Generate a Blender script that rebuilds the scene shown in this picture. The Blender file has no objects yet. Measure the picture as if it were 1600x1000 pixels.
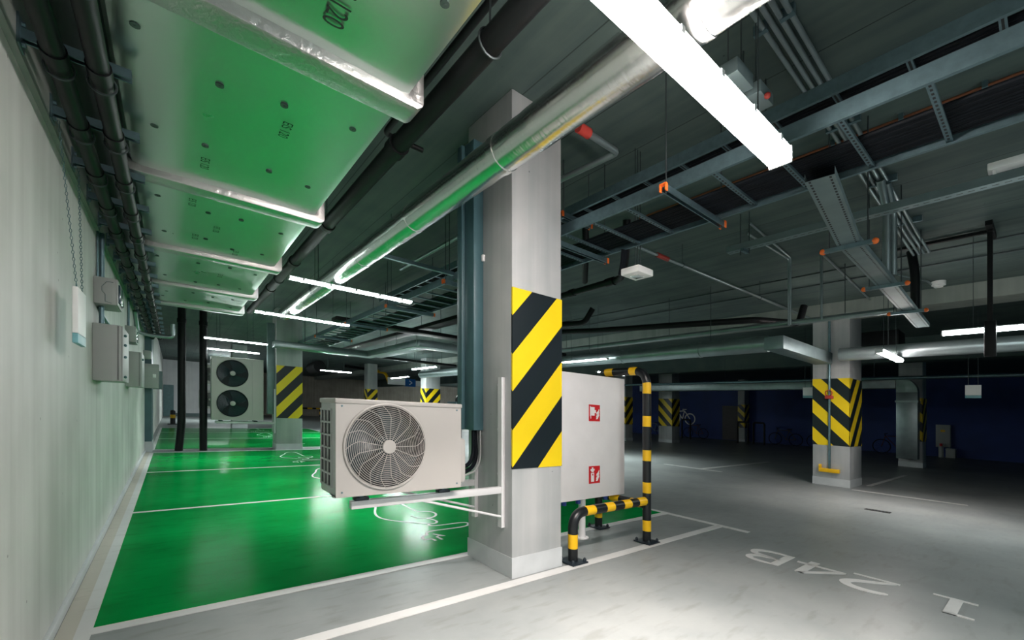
import bpy, bmesh, math, random
from mathutils import Vector, Matrix
random.seed(7)
C = bpy.context.scene.collection
PI = math.pi
SHEAR = 0.0529            # all geometry sheared down about 3 degrees across the bays to fit the view
CEIL = 3.8

def P(p):                # level set-out coordinates -> vertically sheared scene coordinates
    return Vector((p[0], p[1], p[2] - SHEAR * p[0]))

# ------------------------------------------------------------------ materials
def new_mat(name):
    m = bpy.data.materials.new(name); m.use_nodes = True
    nt = m.node_tree; b = nt.nodes['Principled BSDF']
    return m, nt, b
def N(nt, t, **kw):
    n = nt.nodes.new(t)
    for k, v in kw.items(): setattr(n, k, v)
    return n
def plain(name, col, rough=.5, metal=0., var=.12, scale=6., bump=0., spec=.5):
    m, nt, b = new_mat(name)
    tc = N(nt, 'ShaderNodeTexCoord'); no = N(nt, 'ShaderNodeTexNoise')
    no.inputs['Scale'].default_value = scale; no.inputs['Detail'].default_value = 5
    nt.links.new(tc.outputs['Object'], no.inputs['Vector'])
    r = N(nt, 'ShaderNodeValToRGB')
    r.color_ramp.elements[0].position = .3; r.color_ramp.elements[1].position = .7
    r.color_ramp.elements[0].color = tuple(c * (1 - var) for c in col) + (1,)
    r.color_ramp.elements[1].color = tuple(min(1, c * (1 + var)) for c in col) + (1,)
    nt.links.new(no.outputs['Fac'], r.inputs['Fac']); nt.links.new(r.outputs['Color'], b.inputs['Base Color'])
    b.inputs['Roughness'].default_value = rough; b.inputs['Metallic'].default_value = metal
    b.inputs['Specular IOR Level'].default_value = spec
    if bump:
        bp = N(nt, 'ShaderNodeBump'); bp.inputs['Strength'].default_value = bump; bp.inputs['Distance'].default_value = .01
        nt.links.new(no.outputs['Fac'], bp.inputs['Height']); nt.links.new(bp.outputs['Normal'], b.inputs['Normal'])
    return m
def emit(name, col, strength):
    m, nt, b = new_mat(name)
    b.inputs['Base Color'].default_value = (.8, .8, .8, 1)
    b.inputs['Emission Color'].default_value = tuple(col) + (1,)
    b.inputs['Emission Strength'].default_value = strength
    return m
def foil(name, stretch, rough, bump, col=(.78, .8, .78), dist=.006, detail=6, metal=1., dirt=.5):
    m, nt, b = new_mat(name)
    tc = N(nt, 'ShaderNodeTexCoord'); mp = N(nt, 'ShaderNodeMapping'); mp.inputs['Scale'].default_value = stretch
    nt.links.new(tc.outputs['Object'], mp.inputs['Vector'])
    no = N(nt, 'ShaderNodeTexNoise'); no.inputs['Scale'].default_value = 1.; no.inputs['Detail'].default_value = detail
    no.inputs['Distortion'].default_value = dirt
    nt.links.new(mp.outputs['Vector'], no.inputs['Vector'])
    bp = N(nt, 'ShaderNodeBump'); bp.inputs['Strength'].default_value = bump; bp.inputs['Distance'].default_value = dist
    nt.links.new(no.outputs['Fac'], bp.inputs['Height']); nt.links.new(bp.outputs['Normal'], b.inputs['Normal'])
    n2 = N(nt, 'ShaderNodeTexNoise'); n2.inputs['Scale'].default_value = 3.; n2.inputs['Detail'].default_value = 4
    nt.links.new(tc.outputs['Object'], n2.inputs['Vector'])
    mr = N(nt, 'ShaderNodeMapRange'); mr.inputs['To Min'].default_value = rough * .75; mr.inputs['To Max'].default_value = rough * 1.3
    nt.links.new(n2.outputs['Fac'], mr.inputs['Value']); nt.links.new(mr.outputs['Result'], b.inputs['Roughness'])
    b.inputs['Base Color'].default_value = tuple(col) + (1,); b.inputs['Metallic'].default_value = metal
    return m
def floor_mat(name, c1, c2, rough, spec=.3, bump=.03, ior=1.3):
    m, nt, b = new_mat(name)
    tc = N(nt, 'ShaderNodeTexCoord')
    no = N(nt, 'ShaderNodeTexNoise'); no.inputs['Scale'].default_value = .9; no.inputs['Detail'].default_value = 8; no.inputs['Roughness'].default_value = .6
    nt.links.new(tc.outputs['Object'], no.inputs['Vector'])
    r = N(nt, 'ShaderNodeValToRGB'); r.color_ramp.elements[0].position = .32; r.color_ramp.elements[1].position = .68
    r.color_ramp.elements[0].color = tuple(c1) + (1,); r.color_ramp.elements[1].color = tuple(c2) + (1,)
    nt.links.new(no.outputs['Fac'], r.inputs['Fac'])
    # fine scuffs
    n3 = N(nt, 'ShaderNodeTexNoise'); n3.inputs['Scale'].default_value = 14; n3.inputs['Detail'].default_value = 6
    mp = N(nt, 'ShaderNodeMapping'); mp.inputs['Scale'].default_value = (.25, 1., 1.)
    nt.links.new(tc.outputs['Object'], mp.inputs['Vector']); nt.links.new(mp.outputs['Vector'], n3.inputs['Vector'])
    r3 = N(nt, 'ShaderNodeValToRGB'); r3.color_ramp.elements[0].position = .30; r3.color_ramp.elements[1].position = .46
    r3.color_ramp.elements[0].color = (.86, .85, .83, 1); r3.color_ramp.elements[1].color = (1, 1, 1, 1)
    nt.links.new(n3.outputs['Fac'], r3.inputs['Fac'])
    mx = N(nt, 'ShaderNodeMix', data_type='RGBA', blend_type='MULTIPLY'); mx.inputs[0].default_value = 1.
    nt.links.new(r.outputs['Color'], mx.inputs[6]); nt.links.new(r3.outputs['Color'], mx.inputs[7])
    nt.links.new(mx.outputs[2], b.inputs['Base Color'])
    mr = N(nt, 'ShaderNodeMapRange'); mr.inputs['To Min'].default_value = rough * .8; mr.inputs['To Max'].default_value = rough * 1.25
    nt.links.new(n3.outputs['Fac'], mr.inputs['Value']); nt.links.new(mr.outputs['Result'], b.inputs['Roughness'])
    bp = N(nt, 'ShaderNodeBump'); bp.inputs['Strength'].default_value = bump; bp.inputs['Distance'].default_value = .02
    nt.links.new(no.outputs['Fac'], bp.inputs['Height']); nt.links.new(bp.outputs['Normal'], b.inputs['Normal'])
    b.inputs['Specular IOR Level'].default_value = spec; b.inputs['IOR'].default_value = ior
    return m
def wall_mat(name, c1, c2, rough=.55, joint=None, streak=(7., 7., .35)):
    m, nt, b = new_mat(name)
    tc = N(nt, 'ShaderNodeTexCoord'); mp = N(nt, 'ShaderNodeMapping'); mp.inputs['Scale'].default_value = streak
    nt.links.new(tc.outputs['Object'], mp.inputs['Vector'])
    no = N(nt, 'ShaderNodeTexNoise'); no.inputs['Scale'].default_value = 1.; no.inputs['Detail'].default_value = 6
    nt.links.new(mp.outputs['Vector'], no.inputs['Vector'])
    n2 = N(nt, 'ShaderNodeTexNoise'); n2.inputs['Scale'].default_value = 1.6; n2.inputs['Detail'].default_value = 5
    nt.links.new(tc.outputs['Object'], n2.inputs['Vector'])
    ad = N(nt, 'ShaderNodeMath', operation='ADD'); nt.links.new(no.outputs['Fac'], ad.inputs[0]); nt.links.new(n2.outputs['Fac'], ad.inputs[1])
    ml = N(nt, 'ShaderNodeMath', operation='MULTIPLY'); ml.inputs[1].default_value = .5; nt.links.new(ad.outputs[0], ml.inputs[0])
    r = N(nt, 'ShaderNodeValToRGB'); r.color_ramp.elements[0].position = .36; r.color_ramp.elements[1].position = .62
    r.color_ramp.elements[0].color = tuple(c1) + (1,); r.color_ramp.elements[1].color = tuple(c2) + (1,)
    nt.links.new(ml.outputs[0], r.inputs['Fac'])
    # small chips and tie-hole marks
    vo = N(nt, 'ShaderNodeTexVoronoi'); vo.inputs['Scale'].default_value = 5.
    nt.links.new(tc.outputs['Object'], vo.inputs['Vector'])
    lt = N(nt, 'ShaderNodeMath', operation='LESS_THAN'); lt.inputs[1].default_value = .035; nt.links.new(vo.outputs['Distance'], lt.inputs[0])
    mx = N(nt, 'ShaderNodeMix', data_type='RGBA'); mx.inputs[7].default_value = tuple(c * .55 for c in c1) + (1,)
    nt.links.new(lt.outputs[0], mx.inputs[0]); nt.links.new(r.outputs['Color'], mx.inputs[6])
    out = mx.outputs[2]
    if joint:
        sp = N(nt, 'ShaderNodeSeparateXYZ'); nt.links.new(tc.outputs['Object'], sp.inputs[0])
        a = N(nt, 'ShaderNodeMath', operation='SUBTRACT'); a.inputs[1].default_value = joint[1]; nt.links.new(sp.outputs[joint[0]], a.inputs[0])
        d = N(nt, 'ShaderNodeMath', operation='DIVIDE'); d.inputs[1].default_value = joint[2]; nt.links.new(a.outputs[0], d.inputs[0])
        f = N(nt, 'ShaderNodeMath', operation='FRACT'); nt.links.new(d.outputs[0], f.inputs[0])
        l = N(nt, 'ShaderNodeMath', operation='LESS_THAN'); l.inputs[1].default_value = joint[3] / joint[2]; nt.links.new(f.outputs[0], l.inputs[0])
        m2 = N(nt, 'ShaderNodeMix', data_type='RGBA'); m2.inputs[7].default_value = tuple(c * .45 for c in c1) + (1,)
        nt.links.new(l.outputs[0], m2.inputs[0]); nt.links.new(out, m2.inputs[6]); out = m2.outputs[2]
    nt.links.new(out, b.inputs['Base Color']); b.inputs['Roughness'].default_value = rough
    bp = N(nt, 'ShaderNodeBump'); bp.inputs['Strength'].default_value = .12; bp.inputs['Distance'].default_value = .01
    nt.links.new(ml.outputs[0], bp.inputs['Height']); nt.links.new(bp.outputs['Normal'], b.inputs['Normal'])
    return m
def hazard_mat(name, phase=1.457, period=.589, k=1.04, duty=.49):
    m, nt, b = new_mat(name)
    tc = N(nt, 'ShaderNodeTexCoord'); sp = N(nt, 'ShaderNodeSeparateXYZ'); nt.links.new(tc.outputs['Object'], sp.inputs[0])
    a = N(nt, 'ShaderNodeMath', operation='ADD'); nt.links.new(sp.outputs[0], a.inputs[0]); nt.links.new(sp.outputs[1], a.inputs[1])
    ml = N(nt, 'ShaderNodeMath', operation='MULTIPLY'); ml.inputs[1].default_value = -k; nt.links.new(a.outputs[0], ml.inputs[0])
    s = N(nt, 'ShaderNodeMath', operation='ADD'); nt.links.new(sp.outputs[2], s.inputs[0]); nt.links.new(ml.outputs[0], s.inputs[1])
    s2 = N(nt, 'ShaderNodeMath', operation='SUBTRACT'); s2.inputs[1].default_value = phase - period * 4; nt.links.new(s.outputs[0], s2.inputs[0])
    d = N(nt, 'ShaderNodeMath', operation='DIVIDE'); d.inputs[1].default_value = period; nt.links.new(s2.outputs[0], d.inputs[0])
    f = N(nt, 'ShaderNodeMath', operation='FRACT'); nt.links.new(d.outputs[0], f.inputs[0])
    l = N(nt, 'ShaderNodeMath', operation='LESS_THAN'); l.inputs[1].default_value = duty; nt.links.new(f.outputs[0], l.inputs[0])
    mx = N(nt, 'ShaderNodeMix', data_type='RGBA'); mx.inputs[6].default_value = (.006, .012, .016, 1); mx.inputs[7].default_value = (.86, .62, .008, 1)
    nt.links.new(l.outputs[0], mx.inputs[0]); nt.links.new(mx.outputs[2], b.inputs['Base Color'])
    b.inputs['Roughness'].default_value = .38
    return m

M = {}
M['floor'] = floor_mat('grey epoxy floor', (.185, .208, .208), (.26, .282, .278), .33, .5, ior=1.13)
M['green'] = floor_mat('green epoxy paint', (.001, .15, .028), (.002, .25, .05), .18, .5, bump=.02, ior=1.05)
M['line'] = floor_mat('white line paint', (.46, .475, .47), (.56, .57, .56), .45)
M['kerb'] = floor_mat('sandy kerb strip', (.40, .39, .34), (.48, .46, .40), .5)
M['wall'] = wall_mat('left concrete wall', (.46, .475, .445), (.62, .63, .60), joint=(1, 1.80, 3.27, .012))
M['beamc'] = wall_mat('beam concrete', (.20, .23, .21), (.27, .30, .275), .7)
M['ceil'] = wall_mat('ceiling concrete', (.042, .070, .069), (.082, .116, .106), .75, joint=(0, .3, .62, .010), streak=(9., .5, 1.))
M['col'] = wall_mat('column concrete', (.34, .365, .37), (.48, .49, .49), .5)
M['skirt'] = plain('column skirting paint', (.50, .53, .54), .42, var=.06)
M['brown'] = wall_mat('far brown wall', (.33, .29, .23), (.45, .40, .33), .7)
M['white_wall'] = wall_mat('far white wall', (.60, .61, .62), (.72, .72, .73), .6)
M['blue'] = plain('blue wall paint', (.006, .035, .20), .55, var=.2, scale=.8)
M['hazard'] = hazard_mat('yellow black hazard stripes')
M['steel'] = plain('galvanised steel', (.15, .235, .265), .42, .85, scale=20)
M['steel_d'] = plain('dull galvanised sheet', (.20, .27, .28), .5, .6, scale=5)
M['duct_grey'] = plain('grey sheet duct', (.30, .36, .37), .36, .75, scale=4)
M['rod'] = plain('threaded rod steel', (.07, .085, .09), .5, .7)
M['black'] = plain('black pipe plastic', (.006, .007, .008), .5, var=.3, spec=.25)
M['rubber'] = plain('black cable sheath', (.004, .006, .009), .6, var=.3, spec=.15)
M['teal'] = plain('teal grey trunking paint', (.055, .125, .145), .42, var=.08)
M['boxgrey'] = plain('grey enclosure plastic', (.36, .375, .365), .45, var=.04)
M['boxdark'] = plain('dark teal grey enclosure', (.10, .15, .15), .45, var=.04)
M['white'] = plain('white powder coat', (.82, .80, .80), .38, var=.03)
M['ac'] = plain('warm white unit casing', (.45, .432, .41), .36, var=.02, scale=2.)
M['acside'] = plain('unit side casing', (.46, .49, .48), .4, var=.03)
M['dark'] = plain('dark inside', (.012, .014, .016), .6)
M['fanblue'] = plain('dark fan blades', (.02, .04, .05), .35)
M['bracket'] = plain('bracket white paint', (.66, .665, .67), .4, .1, var=.04)
M['orange'] = plain('orange end cap', (.85, .16, .02), .5, var=.05)
M['yellow'] = plain('yellow band paint', (.86, .50, .008), .36, var=.04)
M['postblack'] = plain('black post paint', (.008, .010, .012), .33, var=.2)
M['plate'] = plain('dark steel base plate', (.012, .020, .028), .4, .2)
M['red'] = plain('red sign', (.62, .012, .018), .4, var=.05)
M['reddull'] = plain('red coupling', (.42, .04, .03), .5)
M['maroon'] = plain('dark red bicycle paint', (.06, .008, .010), .4)
M['signwhite'] = plain('sign white', (.86, .86, .85), .45, var=.02)
M['bluecap'] = plain('blue valve cap', (.02, .06, .28), .45)
M['copper'] = plain('copper pipe', (.22, .085, .045), .45, .8)
M['foil'] = foil('aluminium foil duct wrap', (5., 34., 5.), .22, .34, detail=4)
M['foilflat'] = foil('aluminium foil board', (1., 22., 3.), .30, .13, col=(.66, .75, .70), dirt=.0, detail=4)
M['tape'] = foil('foil tape flange', (30., 30., 30.), .34, .9, col=(.62, .62, .61), dist=.004)
M['pin'] = plain('insulation pin washer', (.10, .14, .13), .4, .6)
M['ink'] = plain('black print', (.012, .02, .016), .6)
M['led'] = emit('lit led diffuser', (.90, 1., .985), 37.)
M['led_near'] = emit('lit led diffuser of the near lamp', (1., .895, .85), 106.)
M['led_far'] = emit('lit led diffuser of the far hall lamps', (.90, 1., .99), 450.)
M['housing'] = plain('lamp housing', (.45, .48, .48), .4, var=.03)
M['door'] = plain('teal door', (.10, .19, .20), .45)
M['doord'] = plain('dark brown door', (.05, .045, .045), .5)
M['signblue'] = plain('sign blue', (.01, .10, .35), .45)
M['signteal'] = plain('sign light blue', (.18, .42, .46), .4)
M['lens'] = plain('smoke dark plastic', (.02, .05, .07), .15)
M['glass'] = plain('bright glass cover', (.75, .8, .8), .12, .6, var=.02)

# ------------------------------------------------------------------ mesh builder
class MB:
    def __init__(s): s.bm = bmesh.new(); s.mi = 0
    def _fin(s, faces):
        for f in faces:
            if f.is_valid: f.material_index = s.mi
    def box(s, x0, x1, y0, y1, z0, z1, bev=0.):
        vs = [s.bm.verts.new((x, y, z)) for x in (x0, x1) for y in (y0, y1) for z in (z0, z1)]
        q = [(0, 1, 3, 2), (4, 6, 7, 5), (0, 4, 5, 1), (2, 3, 7, 6), (0, 2, 6, 4), (1, 5, 7, 3)]
        fs = [s.bm.faces.new([vs[i] for i in f]) for f in q]
        bmesh.ops.recalc_face_normals(s.bm, faces=fs); s._fin(fs)
        if bev:
            es = list({e for f in fs for e in f.edges})
            bmesh.ops.bevel(s.bm, geom=es, offset=bev, segments=2, profile=.5, affect='EDGES', clamp_overlap=True)
        return s
    def quad(s, *pts):
        f = s.bm.faces.new([s.bm.verts.new(p) for p in pts]); s._fin([f]); return s
    def prism(s, poly, axis, a, b):
        # poly: 2d points in the other two axes (in xyz order), extruded along axis from a to b
        def pt(p, t):
            return {'x': (t, p[0], p[1]), 'y': (p[0], t, p[1]), 'z': (p[0], p[1], t)}[axis]
        A = [s.bm.verts.new(pt(p, a)) for p in poly]; B = [s.bm.verts.new(pt(p, b)) for p in poly]; n = len(poly)
        fs = [s.bm.faces.new(A), s.bm.faces.new(B[::-1])]
        fs += [s.bm.faces.new([A[i], A[(i + 1) % n], B[(i + 1) % n], B[i]]) for i in range(n)]
        bmesh.ops.recalc_face_normals(s.bm, faces=fs); s._fin(fs); return s
    def tube(s, pts, r, seg=12, caps=True, rs=None, bands=None, closed=False):
        pts = [Vector(p) for p in pts]; n = len(pts); rings = []
        def tan(i):
            if closed: t = pts[(i + 1) % n] - pts[i - 1]
            else: t = pts[min(i + 1, n - 1)] - pts[max(i - 1, 0)]
            return t.normalized()
        t0 = tan(0); up = Vector((0, 0, 1)) if abs(t0.z) < .9 else Vector((1, 0, 0))
        u = t0.cross(up).normalized(); arc = 0.; arcs = []
        for i in range(n):
            t = tan(i); u = (u - t * u.dot(t))
            u = u.normalized() if u.length > 1e-6 else t.orthogonal().normalized()
            v = t.cross(u); rr = rs[i] if rs else r
            # mitre widening at corners
            rings.append([s.bm.verts.new(pts[i] + (u * math.cos(2 * PI * k / seg) + v * math.sin(2 * PI * k / seg)) * rr) for k in range(seg)])
            if i: arc += (pts[i] - pts[i - 1]).length
            arcs.append(arc)
        fs = []
        rng = range(n if closed else n - 1)
        for i in rng:
            j = (i + 1) % n
            for k in range(seg):
                f = s.bm.faces.new([rings[i][k], rings[i][(k + 1) % seg], rings[j][(k + 1) % seg], rings[j][k]])
                f.smooth = True; f.material_index = s.mi; fs.append(f)
                if bands:
                    mid = (arcs[i] + arcs[j]) / 2
                    if any(a <= mid <= b for a, b in bands): f.material_index = 1
        if caps and not closed:
            for rg in (rings[0][::-1], rings[-1]):
                f = s.bm.faces.new(rg); f.material_index = s.mi; fs.append(f)
        return s
    def cyl(s, p, q, r, seg=16, caps=True): return s.tube([p, q], r, seg, caps)
    def cone(s, p, q, r0, r1, seg=16): return s.tube([p, q], r0, seg, True, rs=[r0, r1])
    def ball(s, c, r, seg=12, sq=1.):
        mt = Matrix.Translation(Vector(c)) @ Matrix.Diagonal((1, 1, sq, 1))
        g = bmesh.ops.create_uvsphere(s.bm, u_segments=seg, v_segments=seg // 2 + 2, radius=r, matrix=mt)
        for f in {f for v in g['verts'] for f in v.link_faces}: f.smooth = True; f.material_index = s.mi
        return s
    def build(s, name, mats, parent=None, loc=None):
        if not isinstance(mats, (list, tuple)): mats = [mats]
        me = bpy.data.meshes.new(name)
        L = Vector(parent['_o']) if parent is not None else P(loc if loc else (0, 0, 0))
        for v in s.bm.verts: v.co = P(v.co) - L
        s.bm.to_mesh(me); s.bm.free()
        for m in mats: me.materials.append(m)
        try: me.set_sharp_from_angle(angle=math.radians(40))
        except Exception: pass
        o = bpy.data.objects.new(name, me); C.objects.link(o)
        if parent is not None:
            o.parent = parent; o['_o'] = list(L)
        else:
            o.location = L; o['_o'] = list(L)
        return o
def bx(*a, **k): return MB().box(*a, **k)
def T(name, label, cat, loc, group=None):
    o = bpy.data.objects.new(name, None); C.objects.link(o); o.empty_display_size = .1
    o.location = P(loc); o['_o'] = list(P(loc)); o['label'] = label; o['category'] = cat
    if group: o['group'] = group
    return o
def tag(o, label, cat, group=None):
    o['label'] = label; o['category'] = cat
    if group: o['group'] = group
    return o
def struct(name, mb, mats, loc=(0, 0, 0)):
    o = mb.build(name, mats, None, loc); o['kind'] = 'structure'; return o
def copy_tree(o, delta, label, group=None):
    d = P(delta)
    def rec(src, par):
        c = src.copy(); C.objects.link(c)
        if par is not None: c.parent = par
        for ch in [x for x in kids.get(src.name, [])]: rec(ch, c)
        return c
    kids = {}
    for x in list(C.objects):
        if x.parent: kids.setdefault(x.parent.name, []).append(x)
    c = rec(o, None); c.location = o.location + d; c['_o'] = list(c.location); c['label'] = label
    if group: c['group'] = group
    return c
def fillet(pts, R, n=6):
    pts = [Vector(p) for p in pts]; out = [pts[0]]
    for i in range(1, len(pts) - 1):
        a, b, c = pts[i - 1], pts[i], pts[i + 1]
        u = (a - b); w = (c - b); r = min(R, u.length * .48, w.length * .48)
        p0 = b + u.normalized() * r; p1 = b + w.normalized() * r
        for k in range(n + 1):
            t = k / n; out.append(p0 * (1 - t) ** 2 + b * 2 * t * (1 - t) + p1 * t * t)
    out.append(pts[-1]); return out
def dense(pts, step=.01):
    pts = [Vector(p) for p in pts]; out = [pts[0]]
    for a, b in zip(pts, pts[1:]):
        k = max(1, int((b - a).length / step))
        out += [a.lerp(b, (j + 1) / k) for j in range(k)]
    return out
def ribbon(mb, pts, w, z, closed=False):
    pts = [Vector((p[0], p[1])) for p in pts]; n = len(pts); L = []
    for i in range(n):
        a = pts[(i - 1) % n] if (closed or i > 0) else pts[i]; b = pts[(i + 1) % n] if (closed or i < n - 1) else pts[i]
        t = (b - a).normalized() if (b - a).length > 1e-6 else Vector((1, 0)); nn = Vector((-t.y, t.x)) * w / 2
        L.append((pts[i] + nn, pts[i] - nn))
    for i in range(n if closed else n - 1):
        j = (i + 1) % n
        q = [L[i][0], L[i][1], L[j][1], L[j][0]]
        ar = sum(q[k].x * q[(k + 1) % 4].y - q[(k + 1) % 4].x * q[k].y for k in range(4))
        if ar < 0: q = q[::-1]
        mb.quad(*[(p.x, p.y, z) for p in q])
    return mb
def smooth2(pts, it=2, closed=False):
    pts = [Vector((p[0], p[1])) for p in pts]
    for _ in range(it):
        out = [] if closed else [pts[0]]
        n = len(pts)
        for i in range(n if closed else n - 1):
            a, b = pts[i], pts[(i + 1) % n]
            out += [a * .75 + b * .25, a * .25 + b * .75]
        if not closed: out.append(pts[-1])
        pts = out
    return pts
def text_verts(body):
    cu = bpy.data.curves.new('lettering', 'FONT'); cu.body = body; cu.size = 1.; cu.align_x = 'CENTER'; cu.align_y = 'CENTER'
    ob = bpy.data.objects.new('lettering', cu); C.objects.link(ob)
    dg = bpy.context.evaluated_depsgraph_get(); me = bpy.data.meshes.new_from_object(ob.evaluated_get(dg))
    vs = [tuple(v.co) for v in me.vertices]; fs = [tuple(p.vertices) for p in me.polygons]
    bpy.data.objects.remove(ob); bpy.data.curves.remove(cu); bpy.data.meshes.remove(me)
    return vs, fs
def lettering(body, name, mat, parent, origin, right, up, h, condense=1.):
    vs, fs = text_verts(body); mb = MB(); o = Vector(origin); r = Vector(right); u = Vector(up)
    bv = [mb.bm.verts.new(o + r * (x * h * 1.35 * condense) + u * (y * h * 1.35)) for x, y, z in vs]
    for f in fs:
        try: mb.bm.faces.new([bv[i] for i in f])
        except ValueError: pass
    return mb.build(name, mat, parent)

# ------------------------------------------------------------------ camera
cam_d = bpy.data.cameras.new('camera'); cam = bpy.data.objects.new('camera', cam_d); C.objects.link(cam)
cam.location = (0, 0, 1.3); cam.rotation_euler = (PI / 2, 0, -math.atan(530 / 669.))
cam_d.sensor_fit = 'HORIZONTAL'; cam_d.sensor_width = 36.; cam_d.lens = 36. * 669 / 1600; cam_d.shift_y = 120 / 1600.
cam_d.clip_start = .02; cam_d.clip_end = 200
bpy.context.scene.camera = cam

# ------------------------------------------------------------------ setting
XR, YB, YF = 28., -7., 44.
fl = struct('floor', bx(-.8, XR + .3, YB, YF + .3, -.2, 0.), M['floor'])
def paint(name, mat, x0, x1, y0, y1, z=.003):
    return MB().box(x0, x1, y0, y1, 0.0005, z).build(name, mat, fl)
for k, (a, b) in enumerate(((3.295, 12.70), (13.50, 22.70))):
    paint('green_bay_paint', M['green'], -.345, 5.2, a, b)
for y in (6.29, 9.50, 16.9, 20.0): paint('bay_line', M['line'], -.345, 5.2, y - .03, y + .03, .0045)
for y0, y1 in ((3.21, 3.295), (12.70, 12.79), (13.41, 13.50), (22.70, 22.79)): paint('bay_line', M['line'], -.412, 5.2, y0, y1, .0045)
for x0, x1, y0, y1 in ((-.05, 5.2, 2.475, 2.565), (5.2, 5.285, 2.19, 12.79), (5.2, 5.285, 12.79, 23.2), (-.412, -.345, 3.295, 12.7), (-.412, -.345, 13.5, 22.7),
                       (10.65, 10.735, .9, 2.5), (11.75, 15.5, 2.41, 2.5), (10.735, 15., 5.6, 5.69), (10.65, 10.735, 5.1, 6.7), (10.65, 10.735, 8.3, 9.9)):
    paint('bay_line', M['line'], x0, x1, y0, y1, .0045)
paint('kerb_strip', M['kerb'], -.487, -.412, -3., 12.9, .004)
MB().box(-.412, -.345, -3., 3.21, .0005, .0045).build('bay_line', M['line'], fl)
# car and plug pictograms in the green bays (one car outline with a plug per bay)
PA = [(2.377, 5.382), (2.364, 4.856), (2.467, 4.847), (2.534, 4.764), (2.511, 4.639), (2.416, 4.542), (2.308, 4.534), (2.222, 4.607), (2.213, 4.715)]
PB = [(2.377, 5.382), (2.364, 5.753), (2.319, 5.872), (2.201, 5.836), (2.10, 5.62), (2.047, 5.397), (1.894, 5.048), (1.861, 4.833), (1.906, 4.685), (2.001, 4.552), (2.1, 4.434), (2.198, 4.318), (2.299, 4.284), (2.366, 4.348), (2.359, 4.473), (2.315, 4.52)]
PC = [(2.221, 4.305), (2.207, 4.223), (2.31, 4.194), (2.614, 4.184), (2.632, 4.095), (2.53, 4.017), (2.316, 4.03), (2.116, 4.048), (2.039, 4.006), (2.034, 3.944), (1.964, 3.921), (1.926, 3.852), (1.943, 3.8), (2.006, 3.804), (2.01, 3.73)]
PD = [(2.089, 3.944), (2.161, 3.825), (2.111, 3.86), (2.077, 3.837), (2.081, 3.73)]
for dx, dy in ((0, 0), (.05, 3.15), (.1, 6.3), (.6, 10.4), (.6, 13.6), (.6, 16.7)):
    mb = MB()
    for pl, sm in ((PA, 2), (PB, 2), (PC, 2), (PD, 0)):
        q = smooth2(pl, sm) if sm else pl
        ribbon(mb, [(x + dx, y + dy) for x, y in q], .028, .0055)
    mb.build('car_and_plug_marking', M['line'], fl)
# the bay number 1 24B, read from the aisle side
def glyph(name, polys, holes=()):
    mb = MB()
    for p in polys: mb.prism([(x, y) for x, y in p], 'z', .0005, .0055)
    return mb.build(name, M['line'], fl)
def thick(pts, w0, w1, n=24):
    # stroke whose width swells from w0 at the ends to w1 in the middle
    q = smooth2(pts, 3); L, R_ = [], []
    for i, p in enumerate(q):
        a = q[max(0, i - 1)]; b = q[min(len(q) - 1, i + 1)]; t = (b - a).normalized(); nn = Vector((-t.y, t.x))
        f = math.sin(PI * i / (len(q) - 1)); w = (w0 + (w1 - w0) * f) / 2
        L.append(p + nn * w); R_.append(p - nn * w)
    return [[L[i], L[i + 1], R_[i + 1], R_[i]] for i in range(len(q) - 1)]
XB, XT = 4.69, 4.27
glyph('number_marking', [[(XB - .035, .34), (XB, .34), (XB, .58), (XB - .035, .58)], [(XT, .415), (XB - .034, .415), (XB - .034, .485), (XT, .485)], [(XT, .485), (XT, .33), (XT + .03, .33), (XT + .04, .416), (XT + .04, .485)]])
glyph('number_marking', [[(XB - .035, .775), (XB, .775), (XB, 1.08), (XB - .035, 1.08)]] +
      [[(p.x, p.y) for p in q] for q in thick([(4.66, .80), (4.56, .90), (4.46, 1.04), (4.36, 1.08), (4.29, 1.02), (4.27, .91), (4.30, .81), (4.33, .80)], .025, .075)])
glyph('number_marking', [[(XT, 1.335), (XB, 1.335), (XB, 1.405), (XT, 1.405)], [(4.56, 1.115), (4.60, 1.115), (4.60, 1.48), (4.56, 1.48)],
                         [(XT, 1.335), (XT, 1.385), (4.585, 1.16), (4.565, 1.115)]])
glyph('letter_marking', [[(XT, 1.535), (XB, 1.535), (XB, 1.605), (XT, 1.605)]] +
      [[(p.x, p.y) for p in q] for q in thick([(4.285, 1.59), (4.275, 1.70), (4.30, 1.80), (4.38, 1.82), (4.45, 1.76), (4.47, 1.66), (4.47, 1.59)], .025, .06)] +
      [[(p.x, p.y) for p in q] for q in thick([(4.47, 1.59), (4.475, 1.72), (4.50, 1.83), (4.58, 1.86), (4.65, 1.81), (4.68, 1.70), (4.675, 1.59)], .025, .065)])

struct('wall_left', bx(-.8, -.51, YB, YF, 0, CEIL), M['wall'])
struct('baseboard_left', bx(-.512, -.488, YB, 13., 0, .06, bev=.006), M['skirt'])
struct('trim_1', bx(-.53, -.485, YB, 13., 2.67, CEIL), M['beamc'])          # downstand along the head of the left wall
struct('trim_2', bx(-.53, -.385, 13.0, 13.9, 0, CEIL), M['teal'])           # dark pilaster
struct('trim_3', bx(-.53, -.377, 12.985, 13.92, 0, .24), M['skirt'])
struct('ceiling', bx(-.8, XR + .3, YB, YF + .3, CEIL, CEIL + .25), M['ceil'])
struct('wall_right', bx(XR, XR + .3, YB, YF, 0, CEIL), M['blue'])
struct('wall_back', bx(4.5, XR, YF, YF + .3, 0, CEIL), M['brown'])
struct('wall_end', bx(-.51, 4.5, 37., YF, 0, CEIL), M['white_wall'])
struct('baseboard_end', bx(-.51, 4.5, 36.97, 37., 0, .22), M['boxdark'])
struct('trim_4', bx(10.65, 11.25, YB, YF, 3.52, CEIL), M['beamc'])
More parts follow.
